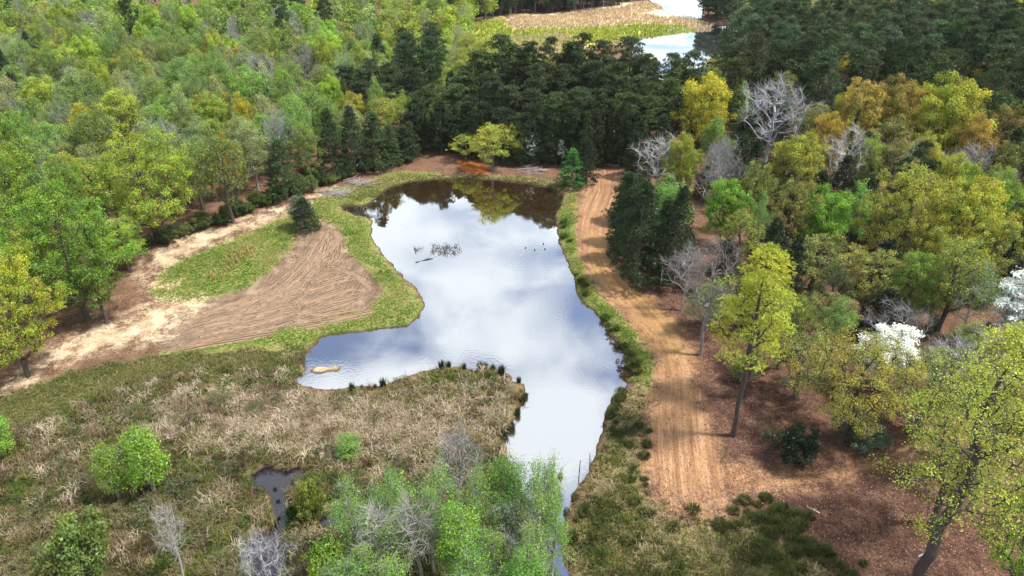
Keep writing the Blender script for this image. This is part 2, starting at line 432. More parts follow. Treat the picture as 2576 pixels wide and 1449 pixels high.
def ground_material():
    m, t = newmat('ground')
    geo = N(t, 'ShaderNodeNewGeometry')
    A = N(t, 'ShaderNodeAttribute', attribute_name='zone_a'); B = N(t, 'ShaderNodeAttribute', attribute_name='zone_b'); C = N(t, 'ShaderNodeAttribute', attribute_name='zone_c')
    UV = N(t, 'ShaderNodeAttribute', attribute_name='lane_uv')
    sa, sb, sc = (N(t, 'ShaderNodeSeparateColor') for _ in range(3))
    for a, b in ((A, sa), (B, sb), (C, sc)):
        t.links.new(a.outputs['Color'], b.inputs[0])
    def noise(scale, detail=4, rough_=.6, vec=None):
        n = N(t, 'ShaderNodeTexNoise', inp={'Scale': scale, 'Detail': detail, 'Roughness': rough_})
        t.links.new(vec or geo.outputs['Position'], n.inputs['Vector'])
        return n.outputs[0]
    def mr(s, a, b, c, d_):
        n = N(t, 'ShaderNodeMapRange', inp={'From Min': a, 'From Max': b, 'To Min': c, 'To Max': d_}); t.links.new(s, n.inputs[0]); return n.outputs[0]
    def mix(f, a, b):
        n = N(t, 'ShaderNodeMix', data_type='RGBA')
        for s, v in ((0, f), (6, a), (7, b)):
            if isinstance(v, tuple): n.inputs[s].default_value = (*v, 1)
            elif isinstance(v, (int, float)): n.inputs[s].default_value = v
            else: t.links.new(v, n.inputs[s])
        return n.outputs[2]
    def math_(op, a, b=0.0):
        n = N(t, 'ShaderNodeMath', operation=op)
        for s, v in ((0, a), (1, b)):
            if isinstance(v, (int, float)): n.inputs[s].default_value = v
            else: t.links.new(v, n.inputs[s])
        return n.outputs[0]
    big, mid, fine, grain = noise(.09, 2), noise(.55, 3, .65), noise(2.6, 3, .75), noise(9.0, 1, .7)
    mp = N(t, 'ShaderNodeMapping', inp={'Scale': (2.2, .07, 1)})
    t.links.new(UV.outputs['Vector'], mp.inputs[0])
    streak = noise(1.0, 3, .65, mp.outputs[0])
    mp2 = N(t, 'ShaderNodeMapping', inp={'Scale': (5.5, .35, 1)})
    t.links.new(UV.outputs['Vector'], mp2.inputs[0])
    streak2 = noise(1.0, 2, .7, mp2.outputs[0])
    edge = math_('ADD', math_('MULTIPLY', math_('SUBTRACT', mid, .5), 1.1), math_('MULTIPLY', math_('SUBTRACT', fine, .5), 1.2))
    def mask(w, soft=.18):
        s = math_('ADD', w, math_('MULTIPLY', edge, math_('MULTIPLY', math_('SUBTRACT', 1.0, math_('ABSOLUTE', math_('SUBTRACT', math_('MULTIPLY', w, 2.0), 1.0))), 1.7)))
        n = N(t, 'ShaderNodeMapRange', interpolation_type='SMOOTHSTEP', inp={'From Min': .5 - soft, 'From Max': .5 + soft}); t.links.new(s, n.inputs[0])
        return n.outputs[0]
    def two(a, b, f, lo=.38, hi=.62):
        return mix(mr(f, lo, hi, 0, 1), a, b)
    c = mix(mr(mid, .35, .65, 0, 1), (.075, .040, .028), (.15, .082, .052))                    # leaf litter
    c = mix(math_('MULTIPLY', mr(grain, .5, .62, 0, 1), .55), c, (.27, .17, .11))
    c = mix(mask(sc.outputs[2], .4), c, two(two((.075,.038,.029),(.16,.085,.058), mid), (.045,.026,.022), fine, .45, .65))   # red-brown side ground
    c = mix(mask(sb.outputs[0]), c, two((.075,.07,.03), (.17,.135,.07), fine))                # marsh floor
    c = mix(mask(A.outputs['Alpha']), c, two(two((.14,.12,.05), (.23,.18,.09), mid), (.075,.08,.028), fine, .45, .62))     # dry grass
    c = mix(mask(sa.outputs[2]), c, two(two((.075,.12,.02), (.16,.17,.045), mid), (.25,.20,.09), fine, .46, .66))     # green grass
    c = mix(mask(sb.outputs[1]), c, two(two((.115,.078,.052), (.22,.155,.105), streak2), (.30,.22,.15), mid, .5, .72))    # tyre-marked field
    c = mix(math_('MULTIPLY', mask(sa.outputs[1], .45), .9), c, two((.32,.22,.13), (.56,.44,.30), mid, .34, .58))                                         # sand
    tr = two((.22,.112,.055), (.38,.225,.125), streak, .36, .64)
    tr = mix(mr(streak2, .54, .68, 0, .6), tr, (.17,.10,.062))
    tr = mix(mr(fine, .52, .7, 0, .45), tr, (.26,.165,.115))
    tr = mix(math_('MULTIPLY', B.outputs['Alpha'], .85), tr, two((.32,.18,.07), (.40,.235,.10), streak))
    c = mix(mask(sa.outputs[0], .34), c, tr)                                                   # bulldozed track
    c = mix(mask(sb.outputs[2]), c, two((.40,.13,.025), (.27,.09,.04), fine))                  # orange clay cut
    c = mix(mask(sc.outputs[1], .3), c, two((.30,.36,.06), (.42,.40,.11), mid))                # far marsh, green
    c = mix(mask(sc.outputs[0], .3), c, two((.52,.40,.25), (.66,.52,.35), mid))                # far reed flats
    v = N(t, 'ShaderNodeVectorMath', operation='SCALE')
    var = math_('MULTIPLY', mr(big, .3, .7, .85, 1.15), mr(grain, .3, .7, .72, 1.28))
    t.links.new(c, v.inputs[0]); t.links.new(var, v.inputs['Scale'])
    # wet mud along the waterline
    sp = N(t, 'ShaderNodeSeparateXYZ'); t.links.new(geo.outputs['Position'], sp.inputs[0])
    wet = mr(math_('ADD', sp.outputs[2], math_('MULTIPLY', math_('SUBTRACT', fine, .5), .12)), .06, .2, .85, 0)
    c2 = mix(wet, v.outputs[0], (.055, .032, .018))
    b = N(t, 'ShaderNodeBsdfPrincipled', inp={'Roughness': .95, 'Specular IOR Level': .1})
    t.links.new(c2, b.inputs['Base Color'])
    hgt = math_('ADD', math_('ADD', math_('MULTIPLY', fine, .6), math_('MULTIPLY', grain, .35)), math_('MULTIPLY', math_('MULTIPLY', streak2, math_('MAXIMUM', sa.outputs[0], sb.outputs[1])), .7))
    bp = N(t, 'ShaderNodeBump', inp={'Strength': 1.0, 'Distance': .22}); t.links.new(hgt, bp.inputs['Height']); t.links.new(bp.outputs[0], b.inputs['Normal'])
    out = N(t, 'ShaderNodeOutputMaterial'); t.links.new(b.outputs[0], out.inputs[0])
    return m
M_GROUND = ground_material()
za = np.stack([w_track, w_sand, w_grass, w_dry], 1); zb = np.stack([w_marsh, w_field, w_clay, w_ochre], 1); zc_ = np.stack([w_ftan, w_fgreen, w_red, np.ones(len(GP))], 1)
gm = build_mesh('ground', np.stack([GP[:, 0], GP[:, 1], GH], 1), gf, M_GROUND,
                {'zone_a': ('FLOAT_COLOR', za), 'zone_b': ('FLOAT_COLOR', zb), 'zone_c': ('FLOAT_COLOR', zc_),
                 'lane_uv': ('FLOAT_VECTOR', np.stack([ac, al, 0 * ac], 1))}, smooth=True)
tag(link('ground', gm), kind='structure')

# ------------------------------------------------------------------ water
M_POND = water_material('pond_water', (.042, .021, .010), .58, .88, .09)
M_POOL = water_material('pool_water', (.014, .010, .016), .055, .5, .05)
M_LAKEW = water_material('lake_water', (.10, .11, .12), .6, .9, .02)
def sheet(name, V, pad, mat, z=0.0):
    lo, hi = V.min(0) - pad, V.max(0) + pad
    me = build_mesh(name, [(lo[0], lo[1], z), (hi[0], lo[1], z), (hi[0], hi[1], z), (lo[0], hi[1], z)], np.array([[0, 1, 2, 3]]), mat)
    tag(link(name, me), kind='structure')
sheet('pond_water', V_POND, .6, M_POND)
sheet('marsh_pool_water', V_POOL1, .5, M_POOL, 0.004)
sheet('marsh_pool_water', V_POOL2, .5, M_POOL, 0.004)
sheet('lake_water', np.concatenate([V_LAKE, V_LAKE2]), 3, M_LAKEW)

# ------------------------------------------------------------------ tree prototypes
def skeleton(trunk, targets, rng, r_base, wob=.12, expo=.42, rmin=.012, droop=0.0):
    """connect crown points to the trunk by limbs; returns node positions, parents, radii"""
    nodes = [np.array(p, float) for p in trunk]
    par = [-1] + list(range(len(trunk) - 1))
    ax = np.array(trunk[len(trunk) // 2])
    order = np.argsort(np.linalg.norm(np.asarray(targets)[:, :2] - ax[:2], axis=1) + .3 * np.abs(np.asarray(targets)[:, 2] - ax[2]))
    tips = []
    NP = np.zeros((len(trunk) + 4 * len(targets), 3)); NP[:len(trunk)] = trunk
    n = len(trunk)
    for k in order:
        T = targets[k]
        dv = T - NP[1:n]
        dist = np.linalg.norm(dv, axis=1)
        hd = np.linalg.norm(dv[:, :2], axis=1)
        pen = np.maximum(0, (.35 * hd - dv[:, 2])) * (1.6 - droop)
        j = int((dist + pen).argmin()) + 1
        a = NP[j]; L = np.linalg.norm(T - a)
        m = 1 if L < 1.2 else 2
        prev = j
        for q in range(m):
            f = (q + 1) / (m + 1)
            p = a + (T - a) * f + rng.normal(0, wob * L, 3) * .5 + np.array([0, 0, .06 * L * (1 - 2 * droop)])
            NP[n] = p; par.append(prev); prev = n; n += 1
        NP[n] = T; par.append(prev); tips.append(n); n += 1
    NP = NP[:n]
    par = np.array(par)
    cnt = np.zeros(n)
    cnt[tips] = 1
    for i in range(n - 1, 0, -1):
        cnt[par[i]] += cnt[i]
    rad = np.maximum(rmin, r_base * (np.maximum(cnt, .6) / max(cnt[0], 1)) ** expo)
    nt = len(trunk)
    rad[:nt] = np.maximum(rad[:nt], r_base * np.linspace(1.0, .25, nt))
    rad[0] = r_base * 1.35
    return NP, par, rad, tips
def skel_mesh(NP, par, rad, sides=6):
    ch = np.arange(1, len(NP))
    thick = rad[ch] > .05
    Vs, Fs = [], []
    off = 0
    for sel, s in ((ch[thick], sides), (ch[~thick], 3)):
        if len(sel):
            A = NP[par[sel]]; B = NP[sel]
            ra = np.minimum(rad[par[sel]], rad[sel] * 1.6)
            V, Fc = tubes(A, B + unit(B - A) * rad[sel][:, None] * .3, ra, rad[sel], s)
            Vs.append(V); Fs.append(Fc + off); off += len(V)
    return Vs, Fs
def trunk_line(h, rng, lean=.03, n=7, z0=-.35):
    zs = np.linspace(z0, h, n)
    dx = np.cumsum(rng.normal(0, lean * h / n, n)); dy = np.cumsum(rng.normal(0, lean * h / n, n))
    dx -= dx[0]; dy -= dy[0]
    return np.stack([dx, dy, zs], 1)
def dome_targets(n, R, z0, z1, rng, inner=.45, lobes=5, cone=0.0, minsep=.0):
    """points through a lobed crown"""
    ph = rng.uniform(0, 2 * math.pi, lobes)
    out = []
    tries = 0
    while len(out) < n and tries < 6000:
        tries += 1
        d = unit(rng.normal(size=3)); d[2] = d[2] * .9 + .18; d = unit(d)
        rr = rng.uniform(inner, 1.0) ** .6
        an = math.atan2(d[1], d[0])
        lob = 1 + .20 * math.sin(3 * an + ph[0]) + .17 * math.sin(5 * an + ph[1] + 5 * d[2]) + .16 * math.sin(7 * d[2] + ph[2] + 2 * an)
        zc = (z0 + z1) / 2; hh = (z1 - z0) / 2
        p = np.array([d[0] * R * rr * lob, d[1] * R * rr * lob, zc + d[2] * hh * rr * (1 + .12 * math.sin(2 * an + ph[3]))])
        f = (p[2] - z0) / (z1 - z0)
        if cone:
            p[:2] *= max(.12, 1 - cone * f)
        if p[2] < z0 * .85:
            continue
        if minsep and out and np.min(np.linalg.norm(np.array(out) - p, axis=1)) < minsep:
            continue
        out.append(p)
    return np.array(out)
def clump_leaves(tips, rc, per, rng, flat=.7, size=.2, aspect=.65, up=.55, tint_amp=.22, hue_amp=.08, shell=.5):
    n = len(tips)
    rcs = rc * rng.uniform(.65, 1.35, n)
    cnt = np.maximum(8, (per * (rcs / rc) ** 2 * rng.uniform(.7, 1.2, n)).astype(int))
    idx = np.repeat(np.arange(n), cnt)
    m = len(idx)
    d = unit(rng.normal(size=(m, 3)))
    d[:, 2] = d[:, 2] + .15
    d = unit(d)
    r = rng.uniform(shell, 1.0, m) ** .7 * (1 + .25 * rng.normal(size=m) * .6)
    off = d * (r * rcs[idx])[:, None]
    off[:, 2] *= flat
    C = tips[idx] + off
    nr = unit(d * .55 + np.array([0, 0, up]) + rng.normal(size=(m, 3)) * .55)
    s = size * rng.uniform(.6, 1.35, m)
    V, Fc = quads(C, nr, s, s * aspect, rng)
    ct = 1 + rng.uniform(-tint_amp, tint_amp, n)
    hue = rng.uniform(-hue_amp, hue_amp, n)
    lt = ct[idx] * rng.uniform(.78, 1.22, m)
    hh = hue[idx] + rng.uniform(-.05, .05, m)
    tint = np.stack([lt * (1 + hh * 1.6), lt, lt * (1 - hh)], 1)
    return V, Fc, np.repeat(tint, 4, 0)
def needle_clumps(tips, rc, per, rng, flat=.6, L=.38, Wd=.075, tint_amp=.25):
    n = len(tips)
    sub = max(3, per // 9)
    rcs = rc * rng.uniform(.7, 1.3, n)
    si = np.repeat(np.arange(n), sub)
    d = unit(rng.normal(size=(len(si), 3))); d[:, 2] = np.abs(d[:, 2]) * .9 - .15
    sc_ = tips[si] + d * (rcs[si] * rng.uniform(.35, 1.0, len(si)) ** .6)[:, None] * np.array([1, 1, flat])
    ni = np.repeat(np.arange(len(sc_)), 9)
    dd = unit(rng.normal(size=(len(ni), 3)) + np.array([0, 0, .55]) + d[ni] * .5)
    l = L * rng.uniform(.6, 1.25, len(ni))
    C = sc_[ni] + dd * l[:, None] * .45
    nr = unit(np.cross(dd, rng.normal(size=dd.shape)))
    V, Fc = quads(C, nr, l, Wd, rng, tang=dd)
    ct = 1 + rng.uniform(-tint_amp, tint_amp, n)
    lt = ct[si][ni] * rng.uniform(.75, 1.25, len(sc_))[ni] * rng.uniform(.8, 1.2, len(ni))
    w = rng.uniform(-.06, .1, n)[si][ni]
    tint = np.stack([lt * (1 + w), lt, lt * (1 - w)], 1)
    return V, Fc, np.repeat(tint, 4, 0)
def twigs(P, D, L, rng, per=8, w=.022, spread=.8, upb=.35):
    """fine bare twigs, each a bent pair of slim strips"""
    i = np.repeat(np.arange(len(P)), per)
    d = unit(D[i] * .9 + rng.normal(size=(len(i), 3)) * spread + np.array([0, 0, upb]))
    l = L * rng.uniform(.5, 1.3, len(i))
    a = P[i] - D[i] * (rng.uniform(0, .5, len(i)) * L)[:, None]
    b = a + d * l[:, None] * .55
    c = b + unit(d + rng.normal(size=d.shape) * .35 + np.array([0, 0, .2])) * l[:, None] * .5
    V1, F1 = tubes(a, b, np.full(len(i), w), np.full(len(i), w * .8), 3)
    V2, F2 = tubes(b, c, np.full(len(i), w * .8), np.full(len(i), w * .35), 3)
    return np.concatenate([V1, V2]), np.concatenate([F1, F2 + len(V1)])
def finish(kind, trunkV, trunkF, leaf=None, mat=None, H=1, D=1):
    tm = build_mesh(kind + '_trunk', np.concatenate(trunkV), trunkF, M_BARK, smooth=True)
    cm_ = None
    if leaf is not None:
        cm_ = build_mesh(kind + '_crown', leaf[0], leaf[1], mat, {'tint': ('FLOAT_COLOR', leaf[2])})
    return dict(trunk=tm, crown=cm_, H=H, D=D)
def joinq(parts):
    Vs, Fs, Ts, o = [], [], [], 0
    for V, Fc, T in parts:
        Vs.append(V); Fs.append(Fc + o); Ts.append(T); o += len(V)
    return np.concatenate(Vs), np.concatenate(Fs), np.concatenate(Ts)

PROTO = {}
def p_oak(seed, n=185, per=135, R=4.6, H=12., size=.19, z0=.2, rc=.78, sep=.62):
    rng = np.random.default_rng(seed)
    tr = trunk_line(H * .68, rng, .10)
    tg = dome_targets(n, R * .88, H * z0, H - .5, rng, .42, minsep=sep)
    S = skeleton(tr, tg, rng, .30)
    V, Fs = skel_mesh(*S[:3])
    lf = clump_leaves(S[0][S[3]], rc, per, rng, .68, size, tint_amp=.3, hue_amp=.1, shell=.25)
    return finish('oak', V, Fs, lf, M_LEAF, H, 2 * R)
def p_airy(seed, n=95, per=95, R=3.0, H=12., size=.175, z0=.22):
    rng = np.random.default_rng(seed)
    tr = trunk_line(H * .85, rng, .08, 9)
    tg = dome_targets(n, R * .9, H * z0, H - .4, rng, .35, cone=.35, minsep=.5)
    S = skeleton(tr, tg, rng, .16)
    V, Fs = skel_mesh(*S[:3])
    NPs = S[0]; tp = np.array(S[3])
    Dv = unit(NPs[tp] - NPs[S[1][tp]])
    tv, tf = twigs(NPs[tp], Dv, 1.0, rng, 5, .014)
    off = sum(len(v) for v in V)
    V.append(tv); Fs.append(tf + off)
    lf = clump_leaves(NPs[tp], .68, per, rng, 1.0, size, .55, .45, .26, .08, .15)
    return finish('airy', V, Fs, lf, M_LEAF, H, 2 * R)
def p_pine(seed, n=88, per=170, R=3.2, H=18., z0=.42, size=.42, wd=.085):
    rng = np.random.default_rng(seed)
    tr = trunk_line(H - .6, rng, .04, 10)
    tg = []
    for k in range(n):
        f = rng.uniform(0, 1) ** .85
        z = H * (z0 + (1 - z0) * f)
        rr = R * math.sqrt(max(.03, 1 - f ** 2.6 * .97)) * (.6 + .4 * min(1, f / .3)) * rng.uniform(.3, 1.1)
        an = k * 2.4 + rng.normal(0, .4)
        tg.append((rr * math.cos(an), rr * math.sin(an), min(H - .3, z + .12 * rr)))
    tg = np.array(tg)
    S = skeleton(tr, tg, rng, .19, expo=.5, droop=.35)
    V, Fs = skel_mesh(*S[:3])
    # dead stubs below the crown
    k = 9; zz_ = rng.uniform(min(.22, z0 * .5), z0, k) * H; an = rng.uniform(0, 6.28, k)
    A = np.stack([0 * an, 0 * an, zz_], 1); A[:, :2] = np.stack([np.interp(zz_, tr[:, 2], tr[:, 0]), np.interp(zz_, tr[:, 2], tr[:, 1])], 1)
    B = A + np.stack([np.cos(an), np.sin(an), rng.uniform(-.1, .3, k)], 1) * rng.uniform(.6, 1.8, k)[:, None]
    sv, sf = tubes(A, B, np.full(k, .035), np.full(k, .012), 4)
    off = sum(len(v) for v in V); V.append(sv); Fs.append(sf + off)
    lf = needle_clumps(S[0][S[3]], .82, per, rng, .8, size, wd, .38)
    return finish('pine', V, Fs, lf, M_NEEDLE, H, 2 * R)
def p_cedar(seed, n=190, per=95, R=2.4, H=10., z0=.04):
    rng = np.random.default_rng(seed)
    tr = trunk_line(H - .3, rng, .03, 8)
    f = rng.uniform(0, 1, n) ** 1.15
    an = rng.uniform(0, 6.283, n)
    prof = (1 - f ** 1.5) * (.78 + .22 * np.minimum(1, f / .15)) + .04
    rr = R * prof * rng.uniform(.6, 1.05, n) * (1 + .15 * np.sin(3 * an + seed))
    tg = np.stack([rr * np.cos(an), rr * np.sin(an), H * (z0 + (1 - z0) * f)], 1)
    S = skeleton(tr, tg, rng, .17, expo=.5)
    V, Fs = skel_mesh(*S[:3], 5)
    P = S[0][S[3]]
    lf = needle_clumps(P, .52, per, rng, 1.0, .26, .075, .3)
    return finish('cedar', V, Fs, lf, M_NEEDLE, H, 2 * R)
def p_bare(seed, n=120, R=4.2, H=12., per=9, w=.014, z0=.28, leaves=0, narrow=0):
    rng = np.random.default_rng(seed)
    tr = trunk_line(H * (.62 if not narrow else .85), rng, .10, 8)
    tg = dome_targets(n, R * .88, H * z0, H - .5, rng, .3, minsep=.35, cone=narrow)
    S = skeleton(tr, tg, rng, .13 if narrow else .2, wob=.2, rmin=.016)
    V, Fs = skel_mesh(*S[:3])
    NPs = S[0]; tp = np.array(S[3])
    Dv = unit(NPs[tp] - NPs[S[1][tp]])
    tv, tf = twigs(NPs[tp], Dv, 1.15, rng, per, w, .75, .3)
    off = sum(len(v) for v in V); V.append(tv); Fs.append(tf + off)
    lf = None
    if leaves:
        lf = clump_leaves(NPs[tp], .72, leaves, rng, .9, .14, .6, .4, .25, .08, .1)
    return finish('bare', V, Fs, lf, M_LEAF, H, 2 * R)
def p_dogwood(seed, n=85, R=2.6, H=6.):
    rng = np.random.default_rng(seed)
    tr = trunk_line(H * .6, rng, .12)
    tg = dome_targets(n, R * .9, H * .25, H - .2, rng, .35, minsep=.4)
    tg[:, 2] = np.round(tg[:, 2] / .55) * .55 + rng.normal(0, .08, len(tg))
    S = skeleton(tr, tg, rng, .12)
    V, Fs = skel_mesh(*S[:3])
    lf = clump_leaves(S[0][S[3]], .62, 150, rng, .35, .17, .9, .9, .1, .02, .1)
    return finish('dogwood', V, Fs, lf, M_PETAL, H, 2 * R)
def p_shrub(seed, n=60, R=1.6, H=2.4, per=120, size=.16, mat=None):
    rng = np.random.default_rng(seed)
    tr = trunk_line(H * .35, rng, .2, 4, -.2)
    tg = dome_targets(n, R * .9, H * .12, H - .1, rng, .35, minsep=.2)
    S = skeleton(tr, tg, rng, .05, rmin=.01)
    V, Fs = skel_mesh(*S[:3], 5)
    lf = clump_leaves(S[0][S[3]], .42, per, rng, .8, size, .5, .4, .25, .08, .1)
    return finish('shrub', V, Fs, lf, mat or M_LEAF, H, 2 * R)
for k in range(3):
    PROTO.setdefault('oak', []).append(p_oak(11 + k))
    PROTO.setdefault('airy', []).append(p_airy(31 + k, R=2.7 + .3 * k))
    PROTO.setdefault('pine', []).append(p_pine(51 + k))
for k in range(2):
    PROTO.setdefault('loose', []).append(p_oak(21 + k, n=120, per=80, R=4.2, H=12., size=.19, z0=.24, rc=.7, sep=.7))
    PROTO.setdefault('cedar', []).append(p_cedar(71 + k))
    PROTO.setdefault('bare', []).append(p_bare(81 + k))
    PROTO.setdefault('dogwood', []).append(p_dogwood(101 + k))
    PROTO.setdefault('shrub', []).append(p_shrub(111 + k))
    PROTO.setdefault('budding', []).append(p_bare(121 + k, n=90, R=3.2, H=11., per=5, w=.014, leaves=45, narrow=.3))
PROTO['tuftpine'] = [p_pine(61, n=120, per=340, R=3.3, H=20., z0=.42, size=.22, wd=.038), p_pine(62, n=95, per=300, R=2.7, H=19., z0=.40, size=.22, wd=.038)]
PROTO['bare_slim'] = [p_bare(91, n=60, R=2.3, H=11., per=9, w=.018, z0=.3, narrow=.35)]
def p_bramble(seed):
    rng = np.random.default_rng(seed)
    n = 46
    tg = np.stack([rng.normal(0, .85, n), rng.normal(0, .75, n), rng.uniform(.1, 1.3, n) ** 1.3], 1)
    S = skeleton(trunk_line(.4, rng, .2, 3, -.2), tg, rng, .04, rmin=.01)
    V, Fs = skel_mesh(*S[:3], 4)
    tp = np.array(S[3]); Dv = unit(S[0][tp] - S[0][S[1][tp]])
    tv, tf = twigs(S[0][tp], Dv, .7, rng, 5, .01)
    off = sum(len(v) for v in V); V.append(tv); Fs.append(tf + off)
    return finish('bramble', V, Fs, clump_leaves(S[0][tp], .34, 46, rng, .8, .13, .5, .4, .35, .14, .0), M_LEAF, 1.4, 3.4)
PROTO['bramble'] = [p_bramble(131), p_bramble(132), p_bramble(133)]
def p_tall(seed, R=4.2, H=21.):
    rng = np.random.default_rng(seed)
    tr = trunk_line(H * .9, rng, .12, 10)
    tg = dome_targets(230, R, H * .30, H - .4, rng, .25, cone=.35, minsep=.6)
    S = skeleton(tr, tg, rng, .26, wob=.16, expo=.5)
    V, Fs = skel_mesh(*S[:3], 8)
    tp = np.array(S[3]); Dv = unit(S[0][tp] - S[0][S[1][tp]])
    tv, tf = twigs(S[0][tp], Dv, .9, rng, 4, .012)
    off = sum(len(v) for v in V); V.append(tv); Fs.append(tf + off)
    return finish('tall', V, Fs, clump_leaves(S[0][tp], .66, 82, rng, .5, .105, .6, .5, .28, .08, .0), M_LEAF, H, 2 * R)
PROTO['tall'] = [p_tall(141), p_tall(142)]
PROTO['bigoak'] = [p_oak(161 + k, n=330, per=105, R=7.0, H=15., size=.19, z0=.14, rc=.74, sep=.78) for k in range(2)]
PROTO['thin'] = [p_bare(171 + k, n=75, R=2.3, H=10., per=4, w=.011, leaves=50, narrow=.3, z0=.15) for k in range(3)]
PROTO['fine'] = [p_oak(181 + k, n=230, per=95, R=5.4, H=11., size=.125, z0=.28, rc=.62, sep=.6) for k in range(2)]
PROTO['sapling'] = [p_airy(41, n=40, per=170, R=1.6, H=6., size=.16, z0=.12)]

# ------------------------------------------------------------------ planting
PROTO['lowpine'] = [p_pine(65, n=80, per=200, R=2.8, H=11., z0=.12), p_pine(66, n=80, per=200, R=2.8, H=11., z0=.10)]
BARK = dict(fine=(.075, .062, .055), thin=(.27, .26, .24), bigoak=(.085, .07, .055), tall=(.07, .058, .055), bramble=(.28, .22, .16), lowpine=(.095, .07, .06), oak=(.085, .07, .055), airy=(.22, .21, .19), pine=(.095, .07, .06), cedar=(.12, .09, .075), bare=(.26, .255, .26), dogwood=(.12, .10, .09),
            shrub=(.12, .10, .08), budding=(.34, .33, .31), tuftpine=(.075, .06, .058), loose=(.10, .085, .075), bare_slim=(.48, .47, .45), sapling=(.25, .23, .2))
NAME = dict(fine='leafy_tree', thin='budding_tree', bigoak='oak_tree', tall='tall_tree', oak='oak_tree', airy='slender_tree', loose='leafy_tree', pine='pine_tree', lowpine='pine_tree', tuftpine='pine_tree', cedar='cedar_tree', bare='bare_tree', bare_slim='bare_tree',
            dogwood='dogwood_tree', shrub='shrub', bramble='bramble_bush', budding='budding_tree', sapling='sapling')
CAT = dict(shrub='shrub', bramble='bush')
prng = np.random.default_rng(99)
PLACED = []                                   # (x, y, crown radius)
def plant(kind, x, y, T, D, colr, label, group=None, variant=None, bark=None, rot=None, z=None):
    pr = PROTO[kind]
    p = pr[(prng.integers(len(pr)) if variant is None else variant) % len(pr)]
    e = bpy.data.objects.new(NAME[kind], None)
    e.empty_display_size = .5
    col.objects.link(e)
    e.location = (x, y, hz(x, y) if z is None else z)
    e.rotation_euler = (0, 0, prng.uniform(0, 6.283) if rot is None else rot)
    e.scale = (D / p['D'], D / p['D'], T / p['H'])
    t = link('trunk', p['trunk'], e)
    t.color = (*(bark or BARK[kind]), 1)
    if p['crown']:
        c = link('crown', p['crown'], e)
        c.color = (*colr, 1)
    tag(e, label, CAT.get(kind, 'tree'), group)
    PLACED.append((x, y, D / 2))
    return e
def top_from_base(P, yt):
    v = (H0 / 2 - yt) / F0
    return CAM_H + P[1] * (v * CP - SP) / (CP + v * SP)
HERO = []                                     # trees seen in full in the photograph: (x, top, width, distance)
def tb(kind, xb, yb, yt, wpx, colr, label, group=None, **kw):
    """tree whose foot (xb, yb) is seen and whose top reaches yt"""
    P = unproj(xb, yb)
    T = top_from_base(P, yt) - GZ
    zc = project((P[0], P[1], GZ + T * .65))[2]
    HERO.append((xb, yt, wpx, P[1]))
    return plant(kind, P[0], P[1], T, wpx * zc / F0, colr, label, group, **kw)
def tt(kind, x, yt, T, wpx, colr, label, group=None, **kw):
    """tree of usual height T whose top shows at (x, yt)"""
    P = unproj(x, yt, GZ + T)
    zc = project((P[0], P[1], GZ + T * .65))[2]
    if kind != 'pine': HERO.append((x, yt, wpx, P[1]))
    return plant(kind, P[0], P[1], T, wpx * zc / F0, colr, label, group, **kw)
C_YG, C_LIME, C_GREEN, C_MID = (.32, .38, .035), (.27, .38, .05), (.185, .285, .052), (.095, .165, .03)
C_OLIVE, C_GOLD, C_ORANGE, C_PALE = (.19, .21, .045), (.37, .29, .04), (.34, .22, .055), (.25, .33, .11)
C_PINE, C_PINE2, C_CEDAR, C_DARK = (.055, .088, .032), (.075, .115, .036), (.036, .06, .023), (.022, .036, .018)
C_WHITE = (.78, .80, .74)

# -- trees one can point at
tb('tall', 2312, 1478, 850, 470, (.32,.38,.05), 'tall airy yellow-green tree with long dark trunk below the red side track', variant=0)
tb('tall', 2335, 1330, 930, 300, (.30,.36,.05), 'slimmer yellow-green tree with forked dark trunk just behind the tallest airy tree', variant=1)
tb('tuftpine', 2440, 1180, 838, 240, (.32,.38,.05), 'bushy lime-yellow pine top rising behind the tallest airy tree', variant=0)
tb('tuftpine', 1845, 1092, 632, 190, (.36,.40,.05), 'bright yellow pine with tall bare dark trunk beside the bulldozed track', variant=1, rot=1.0)
tb('tuftpine', 1868, 1000, 690, 150, (.32,.37,.05), 'thinner yellow pine close behind the bright yellow pine by the track', variant=1, rot=3.0)
tb('bare', 1762, 892, 585, 190, C_OLIVE, 'grey leafless tree with dark trunk at the outer edge of the track bend', bark=(.20,.17,.17))
tb('fine', 2112, 1112, 845, 310, (.30,.29,.055), 'wide olive-yellow tree with single dark trunk beside the dark round bush', variant=0)
tb('dogwood', 2200, 990, 815, 150, C_WHITE, 'white flowering dogwood behind the wide olive-yellow tree')
tb('dogwood', 2545, 880, 680, 170, (.70,.74,.70), 'large white flowering dogwood deep in the shaded wood')
tb('fine', 1955, 930, 722, 160, (.21,.27,.055), 'light olive-green round tree behind the bright yellow pine')
tb('airy', 2082, 905, 748, 100, (.16,.28,.05), 'slim fresh-green young tree between the round olive tree and the dogwood')
tb('budding', 2415, 850, 655, 150, (.16,.26,.08), 'pale-limbed budding tree leaning over shaded brown ground beside the white dogwood', bark=(.42,.42,.38))
tb('shrub', 1995, 1160, 1078, 125, C_DARK, 'dark round evergreen bush on the red leaf litter', variant=0)
tb('shrub', 2178, 1128, 1070, 95, (.11,.16,.09), 'grey-green low shrub at the foot of the wide olive-yellow tree', variant=1)
tb('fine', 2515, 1520, 1235, 260, (.22,.36,.04), 'small bright lime tree beside the tallest airy tree')
tb('bigoak', 2240, 690, 408, 225, (.31,.325,.055), 'spreading golden-olive oak with dark forked trunk in the open wood', variant=1)
tb('bigoak', 2385, 720, 440, 215, (.36,.385,.05), 'golden-yellow oak beside the spreading golden-olive oak', variant=2)
tb('oak', 2055, 650, 468, 140, (.15,.31,.03), 'vivid green rounded tree above the bare brown clearing in the wood', variant=0)
